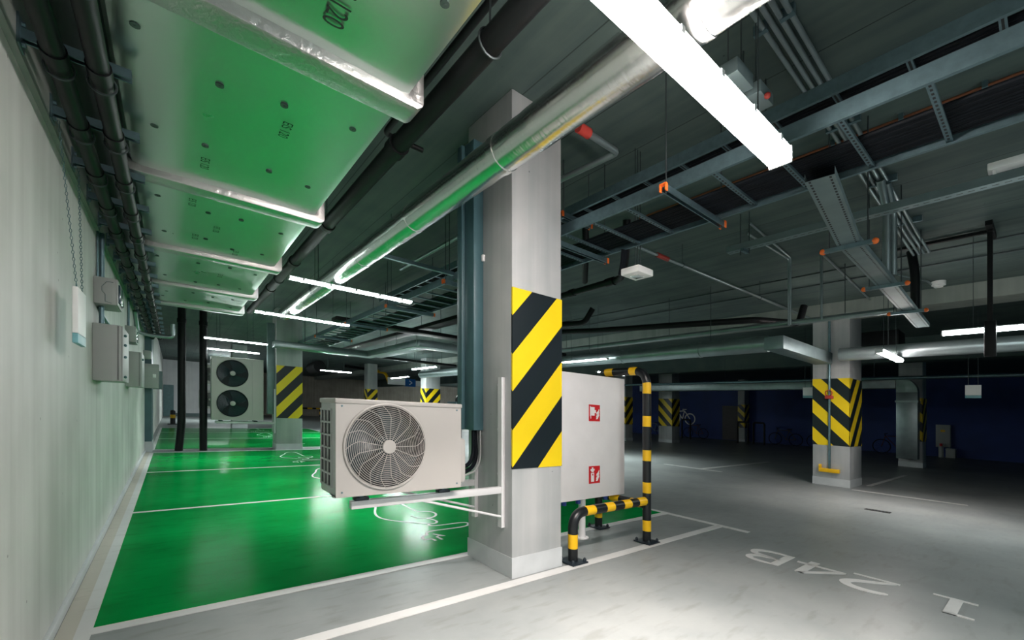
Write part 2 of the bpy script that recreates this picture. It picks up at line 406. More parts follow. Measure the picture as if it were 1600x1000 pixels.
struct('trim_5', bx(16., 16.5, YB, YF, 3.14, CEIL), M['ceil'])
d1 = struct('door_1', bx(-.5, .05, 36.93, 36.97, 0, 2.1), M['door'], (-.07, 36.95, 0))
MB().box(-.04, .02, 36.88, 36.93, .98, 1.04).build('handle', M['steel'], d1)
d2 = struct('door_2', bx(XR - .06, XR, 12.1, 13.3, 0.03, 2.2), M['doord'], (XR, 12.7, 0))
MB().box(XR - .1, XR - .06, 12.2, 12.3, 1., 1.04).build('handle', M['steel'], d2)

# ------------------------------------------------------------------ columns
def column(x0, x1, y0, y1, label, west=True, south=True, haz=(.85, 2.26), skirt=.16):
    t = T('concrete_column', label, 'column', (x0, y0, 0))
    MB().box(x0, x1, y0, y1, 0, CEIL, bev=.012).build('shaft', M['col'], t)
    MB().box(x0 - .004, x1 + .004, y0 - .004, y1 + .004, 0, skirt).build('skirting', M['skirt'], t)
    mb = MB()
    if south: mb.box(x0 - (.006 if west else .0), x1, y0 - .006, y0 + .01, haz[0], haz[1])
    if west: mb.box(x0 - .006, x0 + .01, y0 + .0, y1, haz[0], haz[1])
    mb.build('hazard_panel', M['hazard'], t)
    return t
column(2.057, 2.593, 2.596, 3.224, 'large near concrete column carrying the beige fan unit, hazard stripes on one face', west=False)
column(2.164, 2.80, 12.83, 13.40, 'concrete column at the end of the near green bays, beside the twin fan unit', west=False)
column(10.885, 11.75, 2.58, 3.232, 'concrete column with chevrons and a grey hose pipe, standing alone right of the white cabinet')
column(20.04, 20.75, 12.10, 12.87, 'distant chevron column before the blue wall, beside the white bicycle symbol')
column(18.95, 19.6, 2.60, 3.19, 'dark column behind the upright sheet metal duct')
column(27.2, 27.8, 11.6, 12.0, 'far dim column standing against the blue wall beside the brown door')
column(10.0, 10.81, 19.6, 20.2, 'wide far column with a chevron seen over the right end of the near fan unit')
column(9.2, 9.8, 25.6, 26.2, 'small far column with a chevron seen over the left half of the near fan unit')
column(2.1, 2.7, 23.0, 23.6, 'column hidden behind the twin fan unit, carrying two single fan units', west=False)
column(18.2, 18.8, 13.6, 14.2, 'dim striped column seen just past the right edge of the white cabinet')

# ------------------------------------------------------------------ led lamps
def lamp(x0, x1, y0, y1, z, label, along='x', w=.10, hang=True, clips=True, mat='led', beam=28., spread=94, deep=.008):
    cx, cy = (x0 + x1) / 2, (y0 + y1) / 2
    t = T('led_batten_lamp', label, 'lamp', (cx, cy, z), 'LED batten lamps')
    def box_(mb, a0, a1, b0, b1, z0, z1, bev=0.):
        if along == 'x': mb.box(a0, a1, cy + b0, cy + b1, z0, z1, bev=bev)
        else: mb.box(cx + b0, cx + b1, a0, a1, z0, z1, bev=bev)
        return mb
    a0, a1 = (x0, x1) if along == 'x' else (y0, y1)
    box_(MB(), a0, a1, -w * .46, w * .46, z + .064, z + .082, .006).build('housing', M['housing'], t)
    # half-round diffuser
    prof = [(-w / 2, z + .066)] + [(w / 2 * math.cos(PI + PI * k / 10), z + .066 - deep + .014 * math.sin(PI + PI * k / 10)) for k in range(11)] + [(w / 2, z + .066)]
    mb = MB()
    if along == 'x': mb.prism([(cy + p[0], p[1]) for p in prof], 'x', a0 + .012, a1 - .012)
    else: mb.prism([(cx + p[0], p[1]) for p in prof], 'y', a0 + .012, a1 - .012)
    mb.build('diffuser', M[mat], t)
    for e0, e1 in ((a0, a0 + .012), (a1 - .012, a1)): box_(MB(), e0, e1, -w * .505, w * .505, z + .048 - deep, z + .084, .004).build('end_cap', M['housing'], t)
    if clips:
        n = 5
        for k in range(n):
            a = a0 + (a1 - a0) * (k + .5) / n
            for sgn in (-1, 1):
                b = sgn * (w / 2 + .004); box_(MB(), a - .012, a + .012, min(b, b - sgn * .008), max(b, b - sgn * .008), z + .045, z + .075).build('clip', M['housing'], t)
    # the batten's lens optics: a tighter beam leaving the diffuser straight down
    al = bpy.data.lights.new('batten_beam', 'AREA'); al.shape = 'RECTANGLE'; al.size = (a1 - a0) * .96; al.size_y = w * .8
    al.energy = beam; al.color = (1., .88, .83) if mat == 'led_near' else (.92, 1., .98); al.spread = math.radians(spread)
    ao = bpy.data.objects.new('batten_beam', al); C.objects.link(ao); ao.parent = t; ao.location = (0, 0, .050 - deep)
    ao.rotation_euler = (0, math.atan(SHEAR), 0) if along == 'x' else (0, math.atan(SHEAR), PI / 2)
    if hang:
        for a in (a0 + .28, a1 - .28):
            p = (a, cy) if along == 'x' else (cx, a)
            MB().cyl((p[0], p[1], z + .07), (p[0], p[1], CEIL), .003, 6).build('hanging_wire', M['rod'], t)
    return t
lamp(.99, 2.495, .828, .938, 2.64, 'bright near LED lamp crossing under the round foil duct at the top', mat='led_near', w=.11, beam=92., spread=98, deep=.052)
lamp(1.02, 2.51, 5.30, 5.40, 2.64, 'upper of the two LED lamps under the far half of the round foil duct')
lamp(1.0, 2.47, 7.75, 7.85, 2.64, 'lower of the two LED lamps under the far half of the round foil duct')
lamp(.50, 1.67, 10.9, 11.0, 2.5, 'upper LED lamp over the twin fan unit', clips=False)
lamp(.60, 1.83, 13.2, 13.3, 2.5, 'lower LED lamp directly above the twin fan unit', clips=False)
lamp(1.7, 3.0, 30.0, 30.1, 3.3, 'small LED lamp seen between the two black standing pipes', clips=False, mat='led_far', beam=40., spread=130)
lamp(7.85, 7.95, -.5, .90, 2.50, 'LED lamp on the black drop pole at the right edge', along='y', clips=False, beam=12., deep=.035)
lamp(8.43, 9.85, 1.59, 1.69, 2.40, 'short looking LED lamp hung just right of the chevron column', clips=False, beam=12., mat='led_near', deep=.035)
lamp(4.43, 5.6, 17.4, 17.5, 2.5, 'far LED lamp left of the black fan drum', clips=False, mat='led_far', beam=40., spread=130)
lamp(6.3, 6.4, 11.7, 13.4, 2.5, 'far LED lamp above the wide chevron column', along='y', clips=False, mat='led_far', beam=40., spread=130)
lamp(8.4, 8.5, 18.2, 20.2, 2.6, 'tiny far LED lamp beside the yellow elbow', along='y', clips=False, mat='led_far', beam=40., spread=130)
lamp(7.6, 7.7, 6.2, 7.6, 2.5, 'LED lamp cut off by the right edge of the near column', along='y', clips=False, beam=75., spread=120)
lamp(9.8, 11.1, 8.3, 8.4, 2.5, 'LED lamp just over the black and yellow hoop', clips=False, beam=75., spread=120)
lamp(13.2, 13.3, 19.0, 20.4, 2.7, 'dot sized far LED lamp between the wide far column and the teal trunking', along='y', clips=False)

lamp(2.6, 3.94, -3.3, -3.2, 2.50, 'LED lamp over the drive aisle behind the viewer', mat='led_far', beam=5., clips=False, hang=False)  # added fill lamp out of view, brightens the near column front and cabinet
lamp(22.6, 25., 36.0, 36.1, 3.0, 'LED lamp deep in the far hall, hidden behind the near column', mat='led_far', beam=400., spread=160, clips=False)  # added lamp kept out of sight, puts extra light on the far brown wall
# ------------------------------------------------------------------ insulated flat duct
DZ, DX0, DX1 = 2.80, -.225, .905
t = T('rectangular_foil_duct', 'wide flat duct wrapped in foil board reflecting green, along the left wall', 'duct', (.34, 3.5, DZ))
fy = [2.0, 3.76, 5.5, 7.22]
edges = [-2.5, .25] + fy + [8.75]
for a, b in zip(edges, edges[1:]):
    mb = MB()
    # slightly dished board with rounded bottom corners
    prof = [(DX0, 3.35), (DX0, DZ + .05), (DX0 + .02, DZ + .012), (DX0 + .07, DZ), (.1, DZ + .004), (.5, DZ + .006), (DX1 - .05, DZ), (DX1 - .012, DZ + .01), (DX1, DZ + .04), (DX1, 3.35)]
    mb.prism(prof, 'y', a + .002, b - .002); mb.build('duct_section', M['foilflat'], t)
for y in [.25] + fy + [8.72]:
    mb = MB(); x0, x1 = DX0 - .05, DX1 + .065
    prof = [(x0, 3.38), (x0, DZ - .02), (x0 + .03, DZ - .045), (x1 - .03, DZ - .045), (x1, DZ - .02), (x1, 3.38), (x1 - .06, 3.38), (x1 - .06, DZ + .03), (x0 + .05, DZ + .03), (x0 + .05, 3.38)]
    mb.prism(prof, 'y', y - .075, y + .075)
    bmesh.ops.bevel(mb.bm, geom=[e for e in mb.bm.edges if abs(e.verts[0].co.z - e.verts[1].co.z) < .03], offset=.012, segments=2, profile=.5, affect='EDGES')
    mb.build('taped_flange', M['tape'], t)
for y0 in (-.2, .9, 1.45, 2.4, 3.2, 4.2, 5.05, 5.9, 6.8, 7.7, 8.3):
    for k in range(4):
        x = DX0 + .14 + k * .28 + random.uniform(-.05, .05); y = y0 + random.uniform(-.12, .12)
        MB().cyl((x, y, DZ - .003), (x, y, DZ + .01), .018, 14).cyl((x, y, DZ - .006), (x, y, DZ), .005, 8).build('insulation_pin', M['pin'], t)
for x, y, h, s in ((.49, 1.64, .085, 'EIS 120'), (.485, 2.63, .052, 'EIS 120'), (.158, 3.36, .05, 'EIS 120'), (.115, 4.1, .05, 'EIS 120'), (.30, 4.6, .05, 'EIS 120'), (.16, 4.95, .05, 'EIS 120'), (.5, 5.2, .05, 'EIS 120'), (.45, 6.3, .05, 'EIS 120')):
    lettering(s, 'printed_text', M['ink'], t, (x, y, DZ - .0025), (0, 1, 0), (1, 0, 0), h, .80)
# hangers
for y in (.9, 3.0, 5.0, 6.7):
    for x in (DX0 - .06, DX1 + .09):
        MB().cyl((x, y, 3.36), (x, y, CEIL), .005, 6).build('hanger_rod', M['rod'], t)
    MB().box(DX0 - .1, DX1 + .13, y - .02, y + .02, 3.352, 3.392).build('hanger_rail', M['steel'], t)

# round foil duct
RX, RZ, RR = 1.55, 2.84, .108
t = T('round_foil_duct', 'long round duct wrapped in crinkled foil passing in front of the near column', 'duct', (RX, 3, RZ))
ed = [-3.0, -.4, .82, 2.05, 3.25, 4.45, 5.65, 6.85, 8.4]
for a, b in zip(ed, ed[1:]):
    pts, rs = [], []
    n = max(8, int((b - a) / .05))
    for k in range(n + 1):
        pts.append((RX, a + (b - a) * k / n, RZ)); rs.append(RR + random.uniform(-.002, .002))
    MB().tube(pts, RR, 40, True, rs=rs).build('duct_section', M['foil'], t)
for y in ed[1:-1]:
    MB().tube([(RX, y - .03, RZ), (RX, y + .03, RZ)], RR + .004, 40, True).build('joint_tape', M['foil'], t)
for y in (-.8, 6.2):
    MB().tube([(RX + (RR + .008) * math.cos(a), y, RZ + (RR + .008) * math.sin(a)) for a in [2 * PI * k / 32 for k in range(32)]], .004, 6, closed=True).build('hanger_ring', M['steel'], t)
    MB().cyl((RX, y, RZ + RR + .008), (RX, y, CEIL), .005, 6).build('hanger_rod', M['rod'], t)

# black pipe between the ducts
t = T('black_pipe', 'black pipe running between the flat foil duct and the round foil duct', 'pipe', (1.14, 4, 2.98))
MB().cyl((1.14, -2.5, 2.98), (1.14, 9.4, 2.98), .055, 20).build('pipe_run', M['black'], t)
for y in (.8, 2.6, 4.2, 5.6, 7.2): MB().cyl((1.14, y, 2.98), (1.14, y + .09, 2.98), .066, 20).build('coupling', M['black'], t)
for y in (1.6, 4.26, 6.6):
    MB().tube([(1.14 + .062 * math.cos(a), y, 2.98 + .062 * math.sin(a)) for a in [2 * PI * k / 20 for k in range(20)]], .006, 6, closed=True).cyl((1.14, y, 3.04), (1.14, y, CEIL), .005, 6).build('pipe_clamp', M['rod'], t)

# pipes on struts along the left wall
for x, lab in ((-.373, 'black pipe nearest the left wall, hung under the wall struts'), (-.242, 'black pipe under the strut ends beside the flat foil duct')):
    t = T('black_pipe', lab, 'pipe', (x, 4, 2.66), 'pipes along the left wall')
    MB().cyl((x, -2.5, 2.66), (x, 12.9, 2.66), .037, 20).build('pipe_run', M['black'], t)
    for k in range(22):
        y = .75 + k * .585
        MB().cyl((x, y - .05, 2.66), (x, y + .03, 2.66), .043, 18).build('coupling', M['black'], t)
src = None
names = ['nearest', 'second', 'third', 'fourth', 'fifth', 'sixth', 'seventh', 'eighth', 'ninth', 'tenth', 'eleventh', 'twelfth', 'thirteenth', 'fourteenth', 'fifteenth', 'sixteenth', 'seventeenth', 'eighteenth', 'nineteenth']
for k in range(19):
    y = 2.0 + .585 * k
    lab = 'galvanised wall strut over the black pipes, %s along the left wall' % names[k]
    if src is None:
        src = T('wall_strut', lab, 'bracket', (-.49, y, 2.74), 'wall struts')
        prof = [(y - .0205, 2.715), (y - .0205, 2.756), (y + .0205, 2.756), (y + .0205, 2.715), (y + .012, 2.715), (y + .012, 2.719), (y + .0175, 2.719), (y + .0175, 2.752), (y - .0175, 2.752), (y - .0175, 2.719), (y - .012, 2.719), (y - .012, 2.715)]
        MB().prism(prof, 'x', -.482, -.145).build('channel', M['steel'], src)
        MB().box(-.487, -.478, y - .045, y + .045, 2.68, 2.80).build('wall_plate', M['steel'], src)
        for z in (2.70, 2.78): MB().cyl((-.478, y, z), (-.466, y, z), .011, 6).build('anchor_bolt', M['steel'], src)
        mb = MB()
        for x in (-.373, -.242): mb.tube([(x + .047 * math.cos(a), y + .0, 2.66 + .047 * math.sin(a)) for a in [2 * PI * j / 20 for j in range(20)]], .005, 5, closed=True)
        mb.build('pipe_clamp', M['rod'], src)
    else: copy_tree(src, (0, y - 2.0, 0), lab)

# ------------------------------------------------------------------ outdoor fan units
def plate_hole(mb, x0, x1, z0, z1, cx, cz, r, y, n=64):
    ci, co = [], []
    for k in range(n):
        a = 2 * PI * k / n; c, s_ = math.cos(a), math.sin(a)
        ci.append(mb.bm.verts.new((cx + r * c, y, cz + r * s_)))
        tx = ((x1 - cx) / c if c > 1e-9 else (x0 - cx) / c if c < -1e-9 else 1e9); tz = ((z1 - cz) / s_ if s_ > 1e-9 else (z0 - cz) / s_ if s_ < -1e-9 else 1e9)
        tt = min(tx, tz); co.append([cx + tt * c, y, cz + tt * s_])
    for px, pz in ((x0, z0), (x1, z0), (x0, z1), (x1, z1)):
        b = min(co, key=lambda p: (p[0] - px) ** 2 + (p[2] - pz) ** 2); b[0], b[2] = px, pz
    co = [mb.bm.verts.new(p) for p in co]
    for k in range(n):
        j = (k + 1) % n; f = mb.bm.faces.new([ci[k], ci[j], co[j], co[k]]); f.material_index = mb.mi
    return ci
def fan_blades(cx, cz, y, r, n=3):
    mb = MB(); mb.cyl((cx, y - .02, cz), (cx, y + .05, cz), r * .22, 20)
    for b in range(n):
        a0 = 2 * PI * b / n; rows = []
        for i in range(7):
            rr = r * (.2 + .72 * i / 6); row = []
            for j in range(9):
                a = a0 + (j / 8.) * 1.55 + .25 * (i / 6.); row.append(mb.bm.verts.new((cx + rr * math.cos(a), y + .045 - .07 * j / 8., cz + rr * math.sin(a))))
            rows.append(row)
        for i in range(6):
            for j in range(8):
                f = mb.bm.faces.new([rows[i][j], rows[i][j + 1], rows[i + 1][j + 1], rows[i + 1][j]]); f.smooth = True
    return mb
def fan_unit(label, x0, x1, y0, y1, z0, z1, fans, rings, ribs, mat, side, rel, wire=.0021, group=None, cover=True, slots=True, fanmat='fanblue', guard=None):
    t = T('air_conditioner_unit', label, 'air conditioner', (x0, y0, z0), group)
    D = .13
    mb = MB(); mb.box(x0 + .003, x1 - .003, y0 + D, y1, z0, z1 - .02, bev=.008); mb.build('casing', side, t)
    mb = MB(); mb.box(x0 + .003, x0 + .012, y0 + .004, y0 + D, z0, z1 - .02); mb.box(x1 - .012, x1 - .003, y0 + .004, y0 + D, z0, z1 - .02)
    mb.box(x0 + .003, x1 - .003, y0 + .004, y0 + D, z0, z0 + .01); mb.build('front_frame', side, t)
    # front panel, holed for each fan
    zs = [z0] + [(fans[i][1] + fans[i + 1][1]) / 2 for i in range(len(fans) - 1)] + [z1 - .02]
    fs_ = sorted(fans, key=lambda f: f[1]); mb = MB(); xs = fs_[0][0] + fs_[0][2] * 1.25 if len(fans) > 1 else x1
    for i, (cx, cz, r) in enumerate(fs_):
        ci = plate_hole(mb, x0, xs, sorted(zs)[i], sorted(zs)[i + 1], cx, cz, r, y0)
    if xs < x1: mb.quad((xs + .003, y0, z0), (x1, y0, z0), (x1, y0, z1 - .02), (xs + .003, y0, z1 - .02))
    bmesh.ops.recalc_face_normals(mb.bm, faces=list(mb.bm.faces))
    mb.bm.verts.ensure_lookup_table()
    rr = bmesh.ops.extrude_face_region(mb.bm, geom=list(mb.bm.faces))
    for v in [g for g in rr['geom'] if isinstance(g, bmesh.types.BMVert)]: v.co.y += .006
    bmesh.ops.recalc_face_normals(mb.bm, faces=list(mb.bm.faces))
    mb.build('front_panel', mat, t)
    # lid
    MB().box(x0 - .006, x1 + .006, y0 - .008, y1 + .004, z1 - .03, z1, bev=.007).build('lid', mat, t)
    for cx, cz, r in fans:
        # shroud: dark tube and back
        mb = MB(); mb.tube([(cx, y0 + .002, cz), (cx, y0 + D - .006, cz)], r, 48, False)
        mb.cyl((cx, y0 + D - .012, cz), (cx, y0 + D - .004, cz), r, 48); mb.build('fan_shroud', M['dark'], t)
        fan_blades(cx, cz, y0 + .07, r).build('fan_blades', M[fanmat], t)
        g = MB().tube([(cx + (r + .004) * math.cos(a), y0 - .004, cz + (r + .004) * math.sin(a)) for a in [2 * PI * k / 72 for k in range(72)]], .008, 8, closed=True).build('guard_rim', mat, t)
        mb = MB()
        hub = r * .17
        def dome(q): return y0 - .012 - .022 * (1 - (q / r) ** 2)
        for i in range(rings):
            q = hub * 1.1 + (r - hub * 1.1) * (i + .5) / rings
            mb.tube([(cx + q * math.cos(a), dome(q), cz + q * math.sin(a)) for a in [2 * PI * k / 64 for k in range(64)]], wire, 4, closed=True)
        for k in range(ribs):
            a = 2 * PI * k / ribs; pts = []
            for i in range(15):
                q = hub * .9 + (r - hub * .9) * i / 14; u = i / 14.
                tw = rel * (max(0, u - .66) / .34) ** 1.2
                pts.append((cx + q * math.cos(a + tw), dome(q) - .002, cz + q * math.sin(a + tw)))
            mb.tube(pts, wire * 1.05, 4)
        mb.build('fan_guard', M[guard] if guard else mat, t)
        MB().tube([(cx, y0 - .044, cz), (cx, y0 - .040, cz), (cx, y0 - .026, cz)], hub, 32, True, rs=[hub * .9, hub, hub]).build('hub_cap', mat, t)
    if slots:
        # louvred coil opening in the left side
        mb = MB(); nc, nr = 3, 6; zz0, zz1 = z0 + .05, z1 - .07; yy0, yy1 = y0 + .09, y1 - .02
        for c in range(nc):
            for r_ in range(nr):
                ya = yy0 + (yy1 - yy0) * c / nc + .008; yb = yy0 + (yy1 - yy0) * (c + 1) / nc - .012
                za = zz0 + (zz1 - zz0) * r_ / nr + .005; zb = zz0 + (zz1 - zz0) * (r_ + 1) / nr - .007
                mb.box(x0 + .001, x0 + .006, ya, yb, za, zb)
        mb.build('side_louvre', M['dark'], t)
        mb = MB()
        for c in range(nc + 1):
            y = yy0 + (yy1 - yy0) * c / nc - .003; mb.box(x0 - .006, x0 + .003, y - .006, y + .006, zz0, zz1)
        for r_ in range(nr + 1):
            z = zz0 + (zz1 - zz0) * r_ / nr; mb.box(x0 - .007, x0 + .003, yy0 - .005, yy1 + .005, z - .005, z + .005)
        mb.build('side_grille', side, t)
    if cover:
        MB().box(x1 - .004, x1 + .068, y0 + .035, y1 - .04, z0 + .02, z0 + .345, bev=.025).build('valve_cover', mat, t)
        MB().box(x1 - .004, x1 + .018, y0 + .08, y0 + .12, z0 + .36, z0 + .42, bev=.004).build('valve', M['steel'], t)
    mb = MB()
    for sx in (x0 + .035, x1 - .035):
        for sz in (z0 + .03, z1 - .045): mb.cyl((sx, y0 - .003, sz), (sx, y0 + .002, sz), .006, 8)
    mb.build('screw', M['steel'], t)
    return t
A0, A1, B0, B1, Z0, Z1 = .752, 1.612, 2.62, 2.95, .742, 1.333
fan_unit('beige single fan outdoor unit bolted to the near column above the green bay', A0, A1, B0, B1, Z0, Z1, [(1.065, 1.042, .262)], 18, 17, M['ac'], M['acside'], .24)
def bracket(label, xc, ya, yb, xt, z, zlo, zhi, feet, braces=True):
    t = T('wall_bracket', label, 'bracket', (xc, ya, zlo))
    for y in (ya, yb):
        MB().box(xc - .035, xc - .004, y - .025, y + .025, zlo, zhi).box(xc - .005, xc - .0005, y - .025, y + .062, zlo, zhi).build('wall_rail', M['bracket'], t)
        MB().box(xt, xc - .03, y - .0225, y + .0225, z - .05, z, bev=.003).build('arm', M['bracket'], t)
        if braces: MB().tube([(xc - .03, y - .012, zlo + .085), (xc - .70, y - .012, z - .045)], .009, 8).build('brace', M['bracket'], t)
        mb = MB()
        for k in range(4):
            zz = zlo + .06 + (zhi - zlo - .12) * k / 3; mb.ball((xc - .008, y + .045, zz), .014, 10)
        mb.build('bolt', M['bracket'], t)
        for x in feet:
            MB().box(x - .045, x + .045, y - .028, y + .028, z, z + .022, bev=.006).build('rubber_mount', M['plate'], t)
            MB().cyl((x, y, z + .022), (x, y, z + .040), .022, 12).cyl((x, y, z + .03), (x, y, z + .044), .010, 8).build('mount_nut', M['steel'], t)
    return t
bracket('white steel bracket under the near beige fan unit', 2.057, 2.71, 3.09, .865, .698, .378, 1.562, (.93, 1.515))
fan_unit('tall twin fan outdoor unit on the column past the black standing pipes', .75, 1.87, 12.9, 13.3, .775, 2.36, [(1.19, 1.955, .345), (1.19, 1.195, .345)], 12, 0, M['ac'], M['acside'], 0., wire=.003, cover=False, slots=True, guard='fanblue')
bracket('white bracket under the twin fan outdoor unit', 2.164, 12.98, 13.25, .84, .735, .44, 1.62, (.95, 1.7), braces=False)
u1 = fan_unit('upper far single fan unit, half hidden by the black standing pipe', .92, 1.95, 22.85, 23.2, 1.95, 2.75, [(1.30, 2.35, .3)], 8, 0, M['ac'], M['acside'], 0., wire=.004, cover=False)
copy_tree(u1, (-.03, 0, -1.1), 'lower far single fan unit, half hidden by the black standing pipe')
bracket('bracket carrying the upper far single fan unit', 2.1, 22.9, 23.15, .95, 1.93, 1.7, 2.6, (1.05, 1.8), braces=False)
bracket('bracket carrying the lower far single fan unit', 2.1, 22.9, 23.15, .92, .83, .6, 1.5, (1.02, 1.77), braces=False)

# cable trunking and refrigerant lines at the near column
t = T('metal_trunking', 'tall teal grey trunking on the shaded side of the near column', 'trunking', (2.0, 3.07, 1.12))
MB().box(1.96, 2.056, 2.985, 3.12, 1.125, 3.55, bev=.004).build('trunk_body', M['teal'], t)
MB().box(1.93, 2.056, 3.125, 3.20, 1.125, 3.55, bev=.004).build('trunk_lid', M['teal'], t)
MB().box(1.945, 1.96, 3.16, 3.19, 2.55, 2.60).build('clamp', M['plate'], t)
MB().box(1.945, 1.96, 3.16, 3.19, 1.64, 1.69).build('clamp', M['steel'], t)
tag(bx(2.03, 2.055, 2.955, 2.981, 2.545, 2.60, bev=.004).build('cable_clip', M['signwhite'], None, (2.05, 2.97, 2.57)), 'small white clip on the column beside the teal trunking', 'clip')
t = T('isolator_box', 'small teal isolator box between the near fan unit and the trunking', 'switch box', (1.95, 3.3, 1.12))
MB().box(1.92, 2.05, 3.202, 3.36, 1.12, 1.36, bev=.006).build('box', M['teal'], t)
mb = MB()
for z in (1.15, 1.2, 1.26, 1.32): mb.ball((1.918, 3.23, z), .008, 8)
mb.build('screw', M['steel'], t)
for k, (dx, lab) in enumerate(((0, 'inner black insulated pipe curving from the trunking to the fan unit'), (.035, 'outer black insulated pipe curving from the trunking to the fan unit'))):
    pts = fillet([(1.985 + dx, 3.03 + .03 * k, 1.122), (1.985 + dx, 3.03, .86 - dx), (1.683, 2.86, .80 - dx)], .22, 12)
    o = MB().tube(pts, .017, 12).build('insulated_pipe', M['rubber'], None, (1.98 + dx, 3.03, 1.1)); tag(o, lab, 'pipe')
pts = fillet([(2.035, 3.00, 1.122), (2.03, 2.99, .80), (1.683, 2.81, .765)], .24, 12)
tag(MB().tube(pts, .008, 8).build('drain_hose', M['boxgrey'], None, (2.03, 3.0, 1.1)), 'thin grey hose outside the black pipes by the near fan unit', 'hose')
t = T('metal_trunking', 'bright upright trunking on the column above the twin fan unit bracket', 'trunking', (2.05, 13.1, .8))
MB().box(1.99, 2.16, 13.05, 13.20, .95, CEIL - .4, bev=.004).build('trunk_body', M['steel_d'], t)

# ------------------------------------------------------------------ hydrant cabinet
t = T('hydrant_cabinet', 'white fire hydrant cabinet with two red signs, right of the near column', 'cabinet', (3.3, 3.05, 0))
cx0, cx1, cy0, cy1, cz0, cz1 = 2.70, 3.905, 2.93, 3.185, .435, 1.705
MB().box(cx0, cx1, cy0 + .02, cy1, cz0, cz1, bev=.004).build('body', M['white'], t)
MB().box(cx0 + .004, cx1 - .002, cy0, cy0 + .018, cz0 + .003, cz1 - .003, bev=.003).build('door', M['white'], t)
def sign(name, x0, x1, z0, z1, kind):
    s = MB().box(x0, x1, cy0 - .004, cy0, z0, z1).build(name, M['red'], t)
    w, h = x1 - x0, z1 - z0
    def q(u0, u1, v0, v1, m='signwhite'):
        return [(x0 + u * w, cy0 - .0052, z0 + v * h) for u, v in ((u0, v0), (u1, v0), (u1, v1), (u0, v1))]
    mb = MB()
    if kind == 'hose':
        mb.quad(*q(.12, .5, .34, .86)); mb.quad(*q(.12, .18, .16, .36)); mb.quad(*q(.5, .62, .5, .68)); mb.quad(*q(.07, .14, .30, .90))
    else:
        mb.quad(*q(.17, .45, .1, .62)); mb.quad(*q(.2, .42, .66, .76)); mb.quad(*q(.12, .5, .74, .84)); mb.quad(*q(.24, .38, .84, .93))
    for k, (b, tp) in enumerate(((.12, .46), (.24, .62), (.42, .76))):
        o = .06 * k
        pts = [(.60 + o * .3, b), (.78, b + .02), (.92, tp - .08), (.90, tp), (.82, tp - .13), (.68, b + .12)]
        f = [(x0 + u * w, cy0 - .0052, z0 + v * h) for u, v in pts]; mb.quad(*f)
    mb.build('symbol', M['signwhite'], s)
    if kind == 'ext':
        q2 = MB(); q2.quad(*[(x0 + u * w, cy0 - .0058, z0 + v * h) for u, v in ((.27, .46), (.37, .46), (.37, .56), (.27, .56))]); q2.build('symbol_detail', M['red'], s)
    return s
sign('hose_sign', 3.318, 3.487, 1.228, 1.398, 'hose'); sign('extinguisher_sign', 3.318, 3.487, .590, .768, 'ext')
MB().tube(fillet([(3.36, 3.06, .0), (3.36, 3.06, .45)], .05), .036, 18).build('leg', M['white'], t)
MB().cyl((3.36, 3.06, 0), (3.36, 3.06, .012), .07, 18).build('leg_flange', M['white'], t)
for x in (3.03, 3.235, 3.66, 3.85): MB().cyl((x, 3.0, .385), (x, 3.0, .437), .026, 14).build('valve_cap', M['bluecap'], t)

# ------------------------------------------------------------------ crash hoop
t = T('crash_hoop', 'black and yellow tubular crash hoop guarding the white cabinet', 'barrier', (3.83, 2.6, 0))
r = .0435
path = dense(fillet([(3.835, 2.6, .012), (3.835, 2.6, 1.775), (3.835, 3.24, 1.775), (3.835, 3.24, .012)], .16, 10), .01)
def arcs_z(pairs): return [(a - .012, b - .012) for a, b in pairs]
vb = [(.118, .236), (.516, .628), (.845, .957), (1.194, 1.306), (1.536, 1.648)]
tot = sum((b - a).length for a, b in zip(path, path[1:]))
top0 = 1.775 - .012 - .07
bands = arcs_z(vb) + [(top0 + .13, top0 + .215), (top0 + .43, top0 + .53)] + [(tot - b + .012, tot - a + .012) for a, b in vb]
MB().tube(path, r, 24, bands=bands).build('hoop', [M['postblack'], M['yellow']], t)
path = dense(fillet([(2.738, 2.6, .012), (2.738, 2.6, .43), (3.80, 2.6, .43)], .15, 10), .01)
zx = .418 - .012 - .065
lb = [(.111, .234)] + [(x0 - 2.738 + zx + .012, x1 - 2.738 + zx + .012) for x0, x1 in ((2.895, 3.02), (3.165, 3.285), (3.425, 3.545), (3.665, 3.80))]
MB().tube(path, r, 24, bands=lb).build('low_rail', [M['postblack'], M['yellow']], t)
path = dense([(3.835, 2.64, .385), (3.835, 3.2, .385)], .01)
MB().tube(path, r * .95, 24, bands=[(.03, .15), (.3, .42)]).build('side_rail', [M['postblack'], M['yellow']], t)
for px, py in ((3.835, 2.6), (2.738, 2.6), (3.835, 3.24)):
    b = MB().box(px - .095, px + .095, py - .095, py + .095, 0.006, .018, bev=.003).build('base_plate', M['plate'], t)
    for sx in (-1, 1):
        for sy in (-1, 1):
            MB().tube([(px + sx * .072, py + sy * .072, z) for z in (.018, .034, .040, .047, .051)], .015, 10, rs=[.015, .015, .013, .009, .003]).build('anchor_bolt', M['plate'], b)

